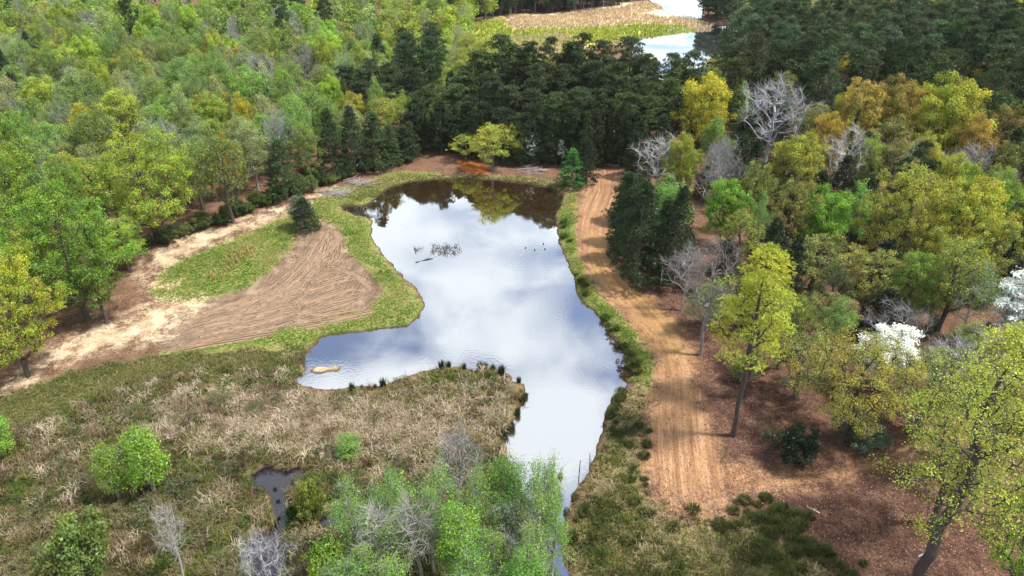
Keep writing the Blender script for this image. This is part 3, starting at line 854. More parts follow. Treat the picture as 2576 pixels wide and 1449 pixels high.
tb('oak', 1812, 620, 440, 125, (.16,.30,.035), 'vivid green tree behind the dark cedars at the track', variant=1)
tb('loose', 1845, 690, 520, 120, (.25,.27,.05), 'olive-green leafy tree between the dark cedars and vivid green trees')
tb('cedar', 1600, 716, 462, 140, C_CEDAR, 'broad dark cedar standing right on the inner bend of the track', variant=0)
tb('cedar', 1690, 722, 478, 110, (.045,.066,.026), 'dark cedar just behind the broad cedar on the track bend', variant=1)
tb('bare', 1648, 482, 334, 140, C_OLIVE, 'grey leafless tree with curved limbs where the track enters the wood', bark=(.34,.34,.34))
tb('oak', 1702, 500, 325, 85, (.27,.31,.045), 'narrow yellow-green tree beside the grey leafless tree at the track end')
tb('loose', 1735, 470, 372, 70, (.26,.30,.05), 'small yellow-green tree in front of the pines near the track end')
tt('oak', 1790, 175, 16, 150, (.42,.40,.045), 'tall golden dome-shaped oak standing out before the dark pines', variant=1)
tt('bare', 1965, 188, 16, 210, C_OLIVE, 'huge blue-grey leafless tree among dark pines', bark=(.33,.34,.37), variant=1)
tt('oak', 2180, 195, 15, 130, (.34,.28,.06), 'orange-olive oak next to the huge leafless tree')
tt('oak', 2285, 188, 15, 120, (.30,.25,.06), 'brown-olive oak between the orange-olive oak and the lime-yellow oak')
tt('oak', 2425, 183, 17, 170, (.33,.36,.045), 'big lime-yellow oak before the dark pines', variant=0)
tt('oak', 2472, 282, 13, 95, (.36,.27,.055), 'orange-tinted oak below the big lime-yellow oak')
tt('oak', 2098, 275, 12, 95, (.37,.29,.055), 'small orange oak under the huge leafless tree')
tt('loose', 2545, 255, 13, 90, (.30,.24,.08), 'brownish half-leafed oak near the lime-yellow oak')
tt('oak', 2030, 332, 12, 140, (.29,.31,.045), 'yellow-green domed tree below the huge leafless tree', variant=2)
tt('airy', 2205, 325, 11, 80, (.24,.34,.04), 'bright lime young tree between leafless greys')
tt('bare', 2150, 310, 12, 120, C_OLIVE, 'light grey leafless tree beside the bright lime young tree', bark=(.42,.42,.42))
tt('dogwood', 2105, 362, 6, 50, C_WHITE, 'small white dogwood below the orange oaks')
tt('dogwood', 1338, 328, 6, 38, (.55,.62,.55), 'small whitish dogwood in the dark pine edge above the pond')
tt('dogwood', 1415, 345, 5, 26, (.45,.52,.45), 'tiny whitish dogwood beside the lone green pine')
tb('cedar', 1438, 468, 374, 74, (.065,.19,.045), 'small bright green lone pine at the pond head', variant=0)
tb('cedar', 1474, 462, 352, 62, C_DARK, 'dark narrow cedar touching the lone green pine')
tb('loose', 1238, 432, 308, 120, (.33,.36,.05), 'yellow-green spreading tree by the orange clay bank', variant=1)
tb('loose', 1172, 404, 336, 90, (.31,.35,.05), 'lower yellow-green tree joined beside the clay bank tree', variant=0)
tb('cedar', 772, 578, 500, 72, C_CEDAR, 'small dark cedar alone in the grass above the tyre-marked dirt')
tb('sapling', 762, 572, 488, 64, (.10,.12,.06), 'bare grey sapling tangled in the small lone cedar', bark=(.45,.43,.40))
# left tree line
tb('bigoak', 400, 608, 330, 265, (.25,.33,.038), 'huge round yellow-green oak at the edge of the sandy path', variant=0)
tb('loose', 588, 560, 330, 140, (.15,.19,.04), 'olive-green ragged tree beside the huge round oak')
tb('cedar', 722, 505, 358, 90, (.05,.10,.03), 'dark green cedar at the wood edge over the path')
tb('bigoak', 220, 800, 455, 310, (.145,.265,.03), 'largest mid-green oak leaning over the sandy path', variant=2)
tb('bigoak', 70, 945, 612, 250, (.33,.38,.04), 'bright yellow-green oak at the mouth of the sandy path', variant=1)
tb('loose', 268, 812, 640, 130, (.15,.23,.035), 'low leafy green tree under the largest oak')
tb('bigoak', 140, 650, 345, 260, (.15,.245,.03), 'broad green oak behind the largest oak', variant=0)
tb('bigoak', -10, 760, 500, 190, (.19,.27,.03), 'green oak behind the bright yellow-green oak')
tb('loose', 785, 470, 318, 100, (.15,.19,.035), 'olive tree between dark cedars at the path bend')
for q, (x, yb, yt, w) in enumerate([(842, 452, 280, 80), (895, 440, 272, 80), (948, 425, 285, 90), (985, 415, 315, 60)]):
    tb('cedar', x, yb, yt, w, [(.04,.066,.024), (.036,.06,.026), (.05,.085,.03), (.06,.105,.035)][q], 'tall dark cedar in the row at the pond-head wood edge', 'dark cedars at the wood edge')
# marsh foreground
tb('sapling', 392, 1246, 1072, 110, (.20,.35,.04), 'bright green leafy sapling standing in the brown marsh grass', variant=0)
tb('sapling', 305, 1262, 1112, 75, (.22,.33,.05), 'slim pale green sapling beside the bright one in the marsh grass')
tb('sapling', 8, 1150, 1040, 90, (.19,.36,.04), 'small bright green sapling at the outer side of the marsh')
tb('shrub', 225, 1440, 1310, 170, (.15,.21,.05), 'arching green thicket in the marsh grass', variant=0)
tb('shrub', 782, 1300, 1210, 75, (.20,.24,.045), 'yellowish shrub overhanging the narrow marsh pool', variant=1)
tb('shrub', 840, 1480, 1370, 130, (.17,.27,.04), 'low leafy green shrub beside the marsh pools', variant=1)
tb('bare_slim', 1160, 1325, 1050, 160, C_PALE, 'tall pale bare tree with twiggy top in the marsh thicket', bark=(.25,.24,.225))
tb('bare_slim', 1062, 1475, 1240, 190, C_PALE, 'pale bare tree with low forked limbs in the marsh thicket', bark=(.25,.24,.225), rot=2.0)
tb('bare', 1290, 1440, 1250, 170, C_PALE, 'white-grey bare tree leaning over the pond outlet', bark=(.26,.255,.245))
tb('bare_slim', 955, 1440, 1255, 130, C_PALE, 'small grey bare tree among green saplings near the pool', bark=(.42,.41,.39))
tb('bare', 690, 1530, 1335, 150, C_PALE, 'white leafless bush-like tree at the narrow marsh pool', bark=(.36,.36,.38), variant=1)
tb('bare_slim', 470, 1470, 1255, 100, C_PALE, 'broken pale dead tree in the marsh grass', bark=(.36,.34,.31), rot=4.)
tb('thin', 1362, 1400, 1078, 130, (.20,.36,.06), 'tall fresh-green budding tree overhanging the pond outlet')
tb('airy', 1270, 1380, 1130, 120, (.13,.25,.035), 'dense green young tree beside the tall pale bare tree', variant=0)
tb('thin', 1345, 1440, 1200, 150, (.19,.31,.055), 'pale green leafy tree at the water edge of the outlet', variant=1)
tb('thin', 1120, 1390, 1140, 150, (.17,.32,.05), 'budding green tree behind the low forked pale tree')
tb('thin', 905, 1440, 1190, 130, (.18,.32,.06), 'budding green tree nearest the small marsh pool')
tb('thin', 1010, 1490, 1290, 150, (.17,.30,.04), 'green bushy young tree in front of the low forked pale tree', variant=2)
tb('airy', 1160, 1500, 1270, 170, (.17,.33,.035), 'bright green bushy young tree in the middle of the marsh thicket', variant=0)
tb('thin', 1245, 1510, 1330, 130, (.20,.34,.04), 'lime green low young tree at the foot of the leaning bare tree', variant=1)
tb('thin', 930, 1560, 1370, 150, (.17,.31,.04), 'green young tree bordering the marsh pools', variant=1)
tb('thin', 1330, 1530, 1290, 140, (.21,.34,.07), 'pale green budding tree by the lower outlet')
for x, yb, yt, w, kd in [(880,1400,1235,110,'thin'),(960,1380,1200,110,'thin'),(1030,1400,1180,130,'thin'),(1090,1440,1215,120,'thin'),(1210,1420,1160,120,'thin'),(1300,1400,1150,130,'thin'),
                         (1390,1440,1230,110,'thin'),(1380,1360,1150,80,'airy'),(1000,1330,1165,90,'thin'),(1180,1560,1340,150,'thin'),(1320,1580,1360,150,'airy'),(890,1580,1390,150,'thin'),(1000,1600,1400,150,'thin')]:
    tb(kd, x, yb, yt, w, [(.15,.34,.04), (.19,.36,.05), (.13,.29,.04)][prng.integers(3)], 'thin fresh-green budding tree crowding the marsh thicket by the outlet' if kd == 'thin' else 'small leafy green tree crowding the marsh thicket by the outlet', ('budding' if kd == 'thin' else 'leafy') + ' trees of the marsh thicket')
tb('sapling', 880, 1150, 1095, 70, (.18,.30,.06), 'small green sapling in the pinkish reeds', variant=0)

ulab = 'dark green bramble bush in the tangled marsh grass'
for x, y, w in [(560,1010,60),(640,1030,50),(690,1000,45),(480,1060,55),(330,1040,50),(580,1180,60),(470,1230,90),(380,1290,100),(310,1300,80),(520,1300,70),(760,1370,70),(780,1440,80),(610,1440,60),
                (150,1180,60),(90,1290,70),(230,1200,50),(560,1420,60),(120,1400,90),(60,1440,80),(860,1000,40),(940,1040,40),(820,1130,50),(1000,1160,50),(900,1220,60),(1050,1230,70),(960,1300,70),(760,1200,45)]:
    tb('bramble', x, y + 10, y - w * .22, w * 1.25, [(.05,.08,.02), (.085,.115,.03), (.13,.15,.045)][prng.integers(3)], ulab, 'brambles in the marsh grass')
for k in range(26):
    f = k / 25
    x = np.interp(f, [0, .25, .5, .8, 1], [385, 560, 700, 850, 1010]) + prng.normal(0, 6); y = np.interp(f, [0, .25, .5, .8, 1], [628, 556, 506, 455, 412]) + prng.normal(0, 4)
    tb('shrub', x, y - 3, y - prng.uniform(26, 44), prng.uniform(36, 60), [(.05,.075,.02), (.09,.12,.03), (.12,.15,.04)][prng.integers(3)], 'low dark bush under the wood edge along the sandy path', 'bushes along the wood edge')
for k in range(46):
    x, y = prng.uniform(1640, 2560), prng.uniform(700, 1200)
    P = unproj(x, y)
    if sdist(P[None, :2], Z['TRACK'])[0] < 2 or sdist(P[None, :2], Z['OPEN'])[0] < -1: continue
    plant('bramble' if k % 2 else 'sapling', P[0], P[1], prng.uniform(.7, 1.3) if k % 2 else prng.uniform(1.8, 3.6), prng.uniform(1.4, 2.8), [(.06,.09,.03), (.12,.16,.045), (.16,.22,.06)][prng.integers(3)],
          'low bramble patch on the woodland leaf litter' if k % 2 else 'waist-high green seedling tree on the woodland leaf litter', 'woodland brambles' if k % 2 else 'woodland seedlings')
for kd, x, yt, T, w, c, lab in [
    ('loose', 2215, 618, 9, 150, (.27,.28,.06), 'half-leafed olive tree in front of the spreading golden-olive oak'),
    ('oak', 2335, 622, 10, 130, (.17,.26,.045), 'mid-green round tree in front of the golden-yellow oak'),
    ('loose', 2445, 585, 12, 170, (.24,.28,.05), 'wide olive-green tree above the pale-limbed budding tree'),
    ('oak', 2548, 430, 13, 130, (.20,.31,.045), 'fresh green oak on the outer side of the golden-yellow oak'),
    ('loose', 2530, 545, 11, 130, (.22,.25,.05), 'olive tree between the fresh green oak and the large dogwood'),
    ('airy', 1925, 478, 11, 62, (.18,.33,.07), 'slim bright young tree against the dark pines of the mixed wood'),
    ('loose', 2112, 660, 7, 110, (.085,.115,.03), 'low dark olive tree on the bare brown clearing'),
    ('cedar', 1955, 560, 13, 110, (.034,.055,.022), 'tall dark cedar below the vivid green rounded tree'),
    ('cedar', 2010, 600, 12, 100, (.03,.05,.02), 'second dark cedar at the bare brown clearing'),
    ('pine', 2330, 360, 14, 90, (.04,.065,.026), 'dark pine behind the golden-yellow oak'),
    ('bare', 1740, 610, 9, 130, C_OLIVE, 'tangled grey leafless tree leaning out from the dark cedars'),
    ('budding', 2315, 345, 13, 85, (.15,.24,.09), 'pale green thinly leafed tree in front of the dark pine'),
    ('oak', 2455, 400, 12, 90, (.20,.30,.05), 'small green oak above the golden-yellow oak'),
    ('loose', 1915, 395, 11, 90, (.20,.24,.05), 'olive half-leafed tree under the yellow-green domed tree')]:
    tt(kd, x, yt, T, w, c, lab)
for x, y in [(1768,34),(1780,44),(1800,52),(1822,62),(1850,74),(1880,86),(1775,22),(1800,36),(1830,48)]:
    P = unproj(x, y)
    plant('lowpine', P[0], P[1], prng.uniform(8, 13), prng.uniform(5, 7), (.055,.095,.045), 'dark evergreen at the point of the lake shore', 'evergreens at the lake shore point')
# -- pine mass above the pond
G_P = 'dark pines behind the pond'
L_P = 'tall dark green pine in the dense stand behind the pond head'
def mirror_limit(x):
    return float(np.interp(x, [860, 1000, 1060, 1110, 1160, 1240, 1300, 1380, 1450, 1600], [.42, .42, .435, .44, .42, .465, .45, .48, .47, .47]))
def stand_height(x, yt):
    """height of a pine in the stand: its top shows at yt and its mirror image ends where the pond shows it"""
    v = (yt - H0 / 2) / F0
    a = math.tan(PITCH + math.atan(v))
    D = max(92.0 / (a + mirror_limit(x)), 122.0)
    return 45.5 - a * D
for x, yt, w in [(1262,92,95),(1330,108,90),(1385,98,85),(1440,108,80),(1466,88,75),(1520,108,90),(1588,98,100),(1205,128,90),
                 (1172,172,85),(1622,138,85),(1300,150,90),(1360,160,85),(1420,165,90),(1490,155,90),(1550,160,90),(1610,195,85),(1230,185,85),
                 (1145,215,80),(1645,212,80),(1280,215,85),(1340,225,85),(1400,230,85),(1460,222,85),(1520,228,85),(1580,235,85),(1190,240,80),
                 (1090,215,75),(1060,232,80),(1640,245,80),(1695,135,90),(1748,130,85),(1690,200,80),(1700,250,80),
                 (870,165,85),(930,150,90),(985,160,85),(905,205,80),(965,215,80),(1010,190,75),(1040,175,70)]:
    tt('pine', x, yt, stand_height(x, yt), w, [C_PINE, C_PINE2, (.06,.085,.035), (.038,.06,.024)][prng.integers(4)], L_P, G_P)
for k in range(34):
    x = 1000 + 18 * k + prng.normal(0, 6)
    yb = np.interp(x, [1000, 1090, 1120, 1250, 1270, 1600], [402, 378, 384, 384, 404, 412]) + prng.normal(0, 5)
    P = unproj(x, yb)
    T = max(3.5, min(prng.uniform(8, 13), mirror_limit(x) * P[1] - 46 + prng.uniform(-1, .5)))
    plant('cedar' if k % 3 else 'lowpine', P[0], P[1], T, prng.uniform(3.6, 5.2), [(.03,.048,.02), (.04,.06,.024), (.055,.08,.028)][k % 3],
          'dark evergreen filling the lower edge of the pine stand behind the pond', 'dark evergreens at the pine stand edge')
for x, yt, T, w in [(1090,255,9,60),(1300,300,8,50),(1060,330,8,60),(1150,300,8,55),(1370,255,9,55),(1450,250,8,45),(1260,280,8,50)]:
    if sdist(unproj(x, yt, GZ + T)[None, :2], Z['OPEN'])[0] < 1.0: continue
    tt('loose', x, yt, T, w, (.22,.27,.05), 'small yellow-green understorey tree inside the dark pine stand', 'yellow-green understorey in the pines')

for k in range(150):
    x = 1090 + 3.6 * k + prng.normal(0, 5)
    y = np.interp(x, [1090, 1280, 1420, 1560, 1640], [52, 38, 31, 13, -4]) - 24 * prng.uniform(0, 1) ** 1.5
    P = unproj(x, y)
    kd = ['lowpine', 'lowpine', 'lowpine', 'airy', 'budding'][prng.integers(5)]
    plant(kd, P[0], P[1], prng.uniform(11, 16), prng.uniform(4.5, 6.5), dict(lowpine=(.06,.10,.05), airy=(.17,.25,.07), budding=(.24,.27,.11))[kd],
          dict(lowpine='dark pine on the far edge of the reed flats', airy='green tree on the far edge of the reed flats', budding='pale-trunked tree on the far edge of the reed flats')[kd],
          dict(lowpine='far pines beyond the reed flats', airy='far green trees beyond the reed flats', budding='far pale trees beyond the reed flats')[kd])
# -- the woods, filled in between
def allowed(x, y):
    P = np.array([[x, y]])
    return sdist(P, Z['OPEN'])[0] > 1.0 and sdist(P, Z['OPENFAR'])[0] > 2.0
def pickc(lst, rng):
    ws = np.array([l[0] for l in lst], float); return lst[rng.choice(len(lst), p=ws / ws.sum())][1:]
frng = np.random.default_rng(5)
cand = []
cell = {}
tries = 0
far_pts = []
def clear(x, y, r, rads):
    for px, py, pr_ in rads:
        if (px - x) ** 2 + (py - y) ** 2 < (0.68 * (r + pr_)) ** 2:
            return False
    return True
Y = 48.0
counts = {}
for _ in range(26000):
    # uniform over the viewed wedge
    y = math.sqrt(frng.uniform(38 ** 2, 262 ** 2))
    x = frng.uniform(-1, 1) * (y * .76 + 14)
    P = np.array([x, y, GZ])
    bx, by, zc = project(P)
    if not (-140 < bx < 2716) or not allowed(x, y):
        continue
    # which wood is this?
    if bx > 1600 and by > 700:
        reg = 'near_right'
    elif bx > 1560 and by > 330:
        reg = 'mid_right'
    elif bx > 1640:
        reg = 'far_right'
    elif bx > 1020 and by > 250:
        reg = 'pines'
    elif bx > 960 and by > 40:
        reg = 'willows'
    elif by < 40 and bx > 1000:
        reg = 'far_shore'
    else:
        reg = 'left'
    T = frng.uniform(9, 14); rC = frng.uniform(2.4, 3.9)
    if reg == 'left':
        rC = frng.uniform(1.9, 4.6)
    if reg == 'near_right':
        rC *= 1.15
    elif reg == 'mid_right':
        rC *= 1.05
    if reg in ('far_right', 'pines', 'far_shore'):
        rC = frng.uniform(2.4, 3.4)
    near_list = [q for q in PLACED if abs(q[0] - x) < 9 and abs(q[1] - y) < 9]
    if not clear(x, y, rC, near_list):
        continue
    j = lambda c, a=.14: tuple(np.clip(np.array(c) * (1 + frng.uniform(-a, a, 3)) * (1 + frng.uniform(-.15, .15)), 0, 1))
    if reg == 'left':
        kind, c, lab, grp = pickc([
            (30, 'airy', C_GREEN, 'light green leafy tree in the dense wood behind the sandy path', 'light green trees of the dense wood'),
            (16, 'airy', C_PALE, 'pale grey-green tree in the dense wood behind the sandy path', 'pale trees of the dense wood'),
            (20, 'loose', C_GREEN, 'round mid-green tree in the dense wood behind the sandy path', 'round green trees of the dense wood'),
            (12, 'oak', C_LIME, 'round lime-green tree in the dense wood behind the sandy path', 'lime trees of the dense wood'),
            (10, 'budding', (.15,.23,.06), 'thinly leafed budding tree in the dense wood behind the sandy path', 'budding trees of the dense wood'),
            (5, 'bare', C_OLIVE, 'grey leafless tree in the dense wood behind the sandy path', 'leafless trees of the dense wood'),
            (2.5, 'pine', C_PINE, 'dark pine sticking out of the light green wood', 'dark pines in the light green wood'),
            (3, 'cedar', (.045,.08,.03), 'dark conical cedar among the light green wood', 'cedars in the light green wood'),
            (4, 'oak', (.33,.31,.05), 'golden-green domed tree in the light green wood', 'golden trees in the light green wood')], frng)
        if by < 60 and bx < 950 and frng.random() < .2:
            kind, c, lab, grp = 'pine', C_PINE2, 'dark pine sticking out of the light green wood', 'dark pines in the light green wood'
    elif reg == 'willows':
        kind, c, lab, grp = pickc([
            (6, 'airy', (.27,.33,.05), 'yellow-green willow-like tree beside the far reed flats', 'yellow-green trees by the reed flats'),
            (3, 'airy', C_LIME, 'lime green willow-like tree beside the far reed flats', 'lime trees by the reed flats'),
            (1, 'budding', (.24,.30,.07), 'thin budding tree beside the far reed flats', 'budding trees by the reed flats')], frng)
        T *= .75
    elif reg == 'far_shore':
        kind, c, lab, grp = pickc([
            (5, 'pine', C_PINE2, 'dark pine on the far edge of the reed flats', 'far pines beyond the reed flats'),
            (3, 'airy', C_GREEN, 'green tree on the far edge of the reed flats', 'far green trees beyond the reed flats'),
            (2, 'budding', (.2,.22,.1), 'pale-trunked tree on the far edge of the reed flats', 'far pale trees beyond the reed flats')], frng)
    elif reg == 'pines':
        kind, c, lab, grp = pickc([
            (6, 'pine', C_PINE, L_P, G_P),
            (2, 'cedar', (.035,.055,.024), 'dark cedar inside the pine stand behind the pond head', 'cedars in the pine stand'),
            (1, 'loose', (.22,.27,.05), 'small yellow-green understorey tree inside the dark pine stand', 'yellow-green understorey in the pines')], frng)
        if kind != 'pine': T *= .7
    elif reg == 'far_right':
        kind, c, lab, grp = pickc([
            (12, 'pine', C_PINE, 'dark pine in the wide pine wood east of the lake', 'pines of the wide pine wood'),
            (10, 'pine', (.09,.135,.065), 'blue-green pine in the wide pine wood east of the lake', 'blue-green pines of the wide pine wood'),  # distance haze put into this paler, bluer needle colour
            (3, 'oak', (.42,.39,.07), 'golden oak glowing among the dark pine wood', 'golden oaks in the pine wood'),
            (3.4, 'loose', (.24,.27,.07), 'olive tree among the dark pine wood', 'olive trees in the pine wood'),
            (1.4, 'bare', C_OLIVE, 'grey leafless tree among the dark pine wood', 'leafless trees in the pine wood'),
            (4, 'airy', (.15,.24,.08), 'fresh green tree among the dark pine wood', 'fresh green trees in the pine wood')], frng)
    elif reg == 'mid_right':
        kind, c, lab, grp = pickc([
            (8, 'cedar', C_CEDAR, 'dark cedar in the mixed wood beyond the track', 'cedars of the mixed wood'),
            (6, 'pine', C_PINE, 'dark pine in the mixed wood beyond the track', 'pines of the mixed wood'),
            (4, 'loose', C_OLIVE, 'olive half-leafed oak in the mixed wood beyond the track', 'olive oaks of the mixed wood'),
            (2, 'oak', (.29,.34,.05), 'golden-green oak in the mixed wood beyond the track', 'golden-green oaks of the mixed wood'),
            (1.2, 'bare', C_OLIVE, 'grey leafless tree in the mixed wood beyond the track', 'leafless trees of the mixed wood'),
            (1.6, 'airy', (.17,.30,.05), 'fresh green slim tree in the mixed wood beyond the track', 'fresh green trees of the mixed wood')], frng)
    else:
        kind, c, lab, grp = pickc([
            (4, 'cedar', C_DARK, 'very dark cedar on the shaded leaf litter', 'dark cedars over the leaf litter'),
            (4, 'loose', (.19,.21,.05), 'dull olive tree on the shaded leaf litter', 'dull olive trees over the leaf litter'),
            (2, 'bare', C_OLIVE, 'thin leafless tree on the shaded leaf litter', 'leafless trees over the leaf litter'),
            (2.5, 'airy', (.16,.26,.05), 'young green tree on the shaded leaf litter', 'young green trees over the leaf litter')], frng)
        T *= .8
    D = 2 * rC
    if kind == 'pine':
        T = frng.uniform(15, 19.5); D = min(D, 6.6)
    elif kind == 'cedar':
        T = frng.uniform(8, 12); D = min(D, 5.2)
    elif kind in ('airy', 'budding'):
        D = min(D, 6.8)
    ty = project((x, y, GZ + T))[1]
    if reg != 'far_shore' and y < 205:
        lim = frng.uniform(105, 185) if 1110 < bx < 1650 else 128 if 1650 <= bx < 1795 else -1e9
        if reg in ('pines', 'far_right', 'mid_right') and ty < lim:
            continue
        if reg == 'pines':
            T = min(T, stand_height(bx, max(ty, 95)), mirror_limit(bx) * y - 46)
            if T < 4: continue
    if ty < -25 and reg not in ('far_shore', 'willows') and not 1690 < bx < 1960:
        continue
    tx, _, tz = project((x, y, GZ + T)); cw = D / 2 * F0 / tz
    if any(y < hy - 2 and abs(tx - hx) < .42 * hw + .8 * cw and ty < ht + .75 * hw for hx, ht, hw, hy in HERO):
        # it would stand in front of a tree the photograph shows in full: only low growth grows there
        T = min(T, 46 - y * math.tan(PITCH + math.atan((min(max(ht + .8 * hw for hx, ht, hw, hy in HERO if y < hy - 2 and abs(tx - hx) < .42 * hw + .8 * cw), 1100) - H0 / 2) / F0)))
        if T < 4.5 or kind == 'pine':
            continue
        D = min(D, T * .8)
    if y > 190 and counts.get(grp, 0) > 20:
        far_pts.append((x, y, T, D / 2, c, kind)); PLACED.append((x, y, D / 2)); continue
    if counts.get(grp, 0) > 280:
        continue
    bk = None
    if kind == 'bare':
        bk = tuple(np.array((.27, .265, .275)) * frng.uniform(.75, 1.2))
    # do not hide the hand-placed front of the wood: keep tops at the treeline natural
    plant(kind, x, y, T, D * frng.uniform(.95, 1.15), j(c), lab, grp, bark=bk)
    counts[grp] = counts.get(grp, 0) + 1
print('TREES', len(PLACED), len(far_pts), counts)

# -- the wood far beyond, one mass
def far_wood():
    rng = np.random.default_rng(77)
    parts = []
    cs = [(x, y, T, r, np.array(c), kind in ('pine', 'cedar'), 480 if y < 270 else 280, .55) for x, y, T, r, c, kind in far_pts]
    for _ in range(700):
        y = rng.uniform(200, 520); x = rng.uniform(-1, 1) * (y * .8 + 40)
        if not allowed(x, y) or (y < 268 and abs(x) < y * .76 + 12):
            continue
        dark = rng.random() < (.7 if x > 20 else .25)
        cs.append((x, y, rng.uniform(11, 18), rng.uniform(3, 4.4), np.array(C_PINE2 if dark else (.15, .23, .045)), dark, 130, 1.0))
    for x, y, T, r, c, dark, nl, size in cs:
        m = 16
        g = hz(x, y)
        f = rng.uniform(0, 1, m)
        sp = r * (1 - .6 * f) * rng.uniform(.2, .9, m); an = rng.uniform(0, 6.28, m)
        tips = np.stack([x + sp * np.cos(an), y + sp * np.sin(an), g + T * ((.45 if dark else .3) + (.62 if not dark else .5) * f)], 1)
        V, Fc, ti = clump_leaves(tips, r * .36, nl / m, rng, .75, size, .6)
        parts.append((V, Fc, ti * c * rng.uniform(.8, 1.2)))
    V, Fc, T = joinq(parts)
    o = link('distant_wood', build_mesh('distant_wood', V, Fc, M_BLADE, {'tint': ('FLOAT_COLOR', T)}))
    tag(o, 'distant mixed wood reaching to the horizon behind the lake', 'wood', kind='stuff')
    A = np.array([(c[0], c[1], hz(c[0], c[1]) - .3) for c in cs]); B = A + np.array([(0, 0, c[2] * .85) for c in cs])
    V, Fc = tubes(A, B, np.full(len(A), .22), np.full(len(A), .08), 4)
    t = link('trunks', build_mesh('distant_trunks', V, Fc, M_BARK), o); t.color = (.2, .18, .16, 1)
    t['kind'] = 'stuff'
far_wood()

# ------------------------------------------------------------------ grass, reeds, litter
def noise2(P, s, ph):
    x, y = P[:, 0] * s, P[:, 1] * s
    return (np.sin(x * 1.0 + 1.7 * np.sin(y * .8 + ph)) + np.sin(y * 1.3 + 1.9 * np.sin(x * .7 + ph * 2)) + np.sin((x + y) * 1.9 + ph * 3) * .6) / 2.6
def in_zone(n, V, rng, pad=0.0, fade=1.2):
    lo, hi = V.min(0), V.max(0)
    P = rng.uniform(lo, hi, (n, 2))
    d_ = -sdist(P, V) - pad + .8 * noise2(P, 1.1, 7.)
    return P[rng.random(len(P)) < np.clip(d_ / fade, 0, 1)]
def dry_land(P, margin=.05):
    for V in (V_POND, V_POOL1, V_POOL2):
        P = P[sdist(P, V) > margin]
    return P
def blades(P, hgt, wid, per, lean, colr, rng, bend=.35):
    """tufts of bent blades: two quads each (as kite + tip triangle folded into quads)"""
    n = len(P)
    i = np.repeat(np.arange(n), per)
    m = len(i)
    z = height(P)
    base = np.stack([P[i, 0], P[i, 1], z[i] - .04], 1)
    base[:, :2] += rng.normal(0, .09, (m, 2)) * (hgt[i] ** .6)[:, None]
    an = rng.uniform(0, 6.283, m)
    dr = np.stack([np.cos(an), np.sin(an), 0 * an], 1)
    ln = lean * rng.uniform(.2, 1.4, m)
    h = hgt[i] * rng.uniform(.6, 1.25, m)
    mid = base + np.stack([dr[:, 0] * ln * .4, dr[:, 1] * ln * .4, np.full(m, .62)], 1) * h[:, None]
    tip = base + np.stack([dr[:, 0] * ln, dr[:, 1] * ln, 1 - bend * ln ** 1.2], 1) * h[:, None]
    side = np.stack([-dr[:, 1], dr[:, 0], 0 * an], 1)
    a2 = rng.uniform(-.9, .9, m)
    side = side * np.cos(a2)[:, None] + dr * np.sin(a2)[:, None]
    w = wid * rng.uniform(.7, 1.4, m)[:, None]
    V = np.stack([base - side * w * .5, base + side * w * .5, mid + side * w * .55, mid - side * w * .55, tip], 1).reshape(-1, 3)
    k = np.arange(m) * 5
    q = np.stack([k, k + 1, k + 2, k + 3], 1); tr = np.stack([k + 3, k + 2, k + 4], 1)
    cc = colr[i] * rng.uniform(.7, 1.3, m)[:, None]
    return V, q, tr, np.repeat(cc, 5, 0)
def stuff_blades(name, label, cat, sets):
    Vs, Qs, Ts, Cs, o = [], [], [], [], 0
    for V, q, tr, cc in sets:
        Vs.append(V); Qs.append(q + o); Ts.append(tr + o); Cs.append(cc); o += len(V)
    me = build_mesh(name, np.concatenate(Vs), [np.concatenate(Qs), np.concatenate(Ts)], M_BLADE, {'tint': ('FLOAT_COLOR', np.concatenate(Cs))})
    return tag(link(name, me), label, cat, kind='stuff')
grng = np.random.default_rng(3)
def ramp(t, *cols):
    t = np.clip(t, 0, .9999) * (len(cols) - 1)
    k = t.astype(int); f = (t - k)[:, None]
    C = np.array(cols)
    return C[k] * (1 - f) + C[np.minimum(k + 1, len(cols) - 1)] * f
# green turf
P = np.concatenate([in_zone(60000, Z['GRASS'], grng, .1), in_zone(26000, Z['BANK'], grng, .1)])
P = dry_land(P)
t = .5 + .45 * noise2(P, .35, 1.) + .25 * noise2(P, 1.7, 5.) + grng.normal(0, .2, len(P))
stuff_blades('turf_grass', 'short green turf on the field edge and pond banks', 'grass',
             [blades(P, np.full(len(P), .17), .055, 4, .9, ramp(t, (.065,.13,.018), (.115,.21,.03), (.20,.25,.05), (.30,.26,.10)), grng)])
# dry olive grass
P = dry_land(np.concatenate([in_zone(15000, Z['DRY2'], grng), in_zone(9000, Z['DRY'], grng), in_zone(30000, Z['RIGHTLOW'], grng, 0, 5.0)]))
t = .5 + .5 * noise2(P, .45, 2.) + grng.normal(0, .22, len(P))
stuff_blades('dry_grass', 'olive and straw coloured rough grass on the banks', 'grass',
             [blades(P, np.full(len(P), .26), .05, 5, 1.0, ramp(t, (.06,.08,.022), (.12,.125,.038), (.20,.18,.075), (.30,.24,.13)), grng)])
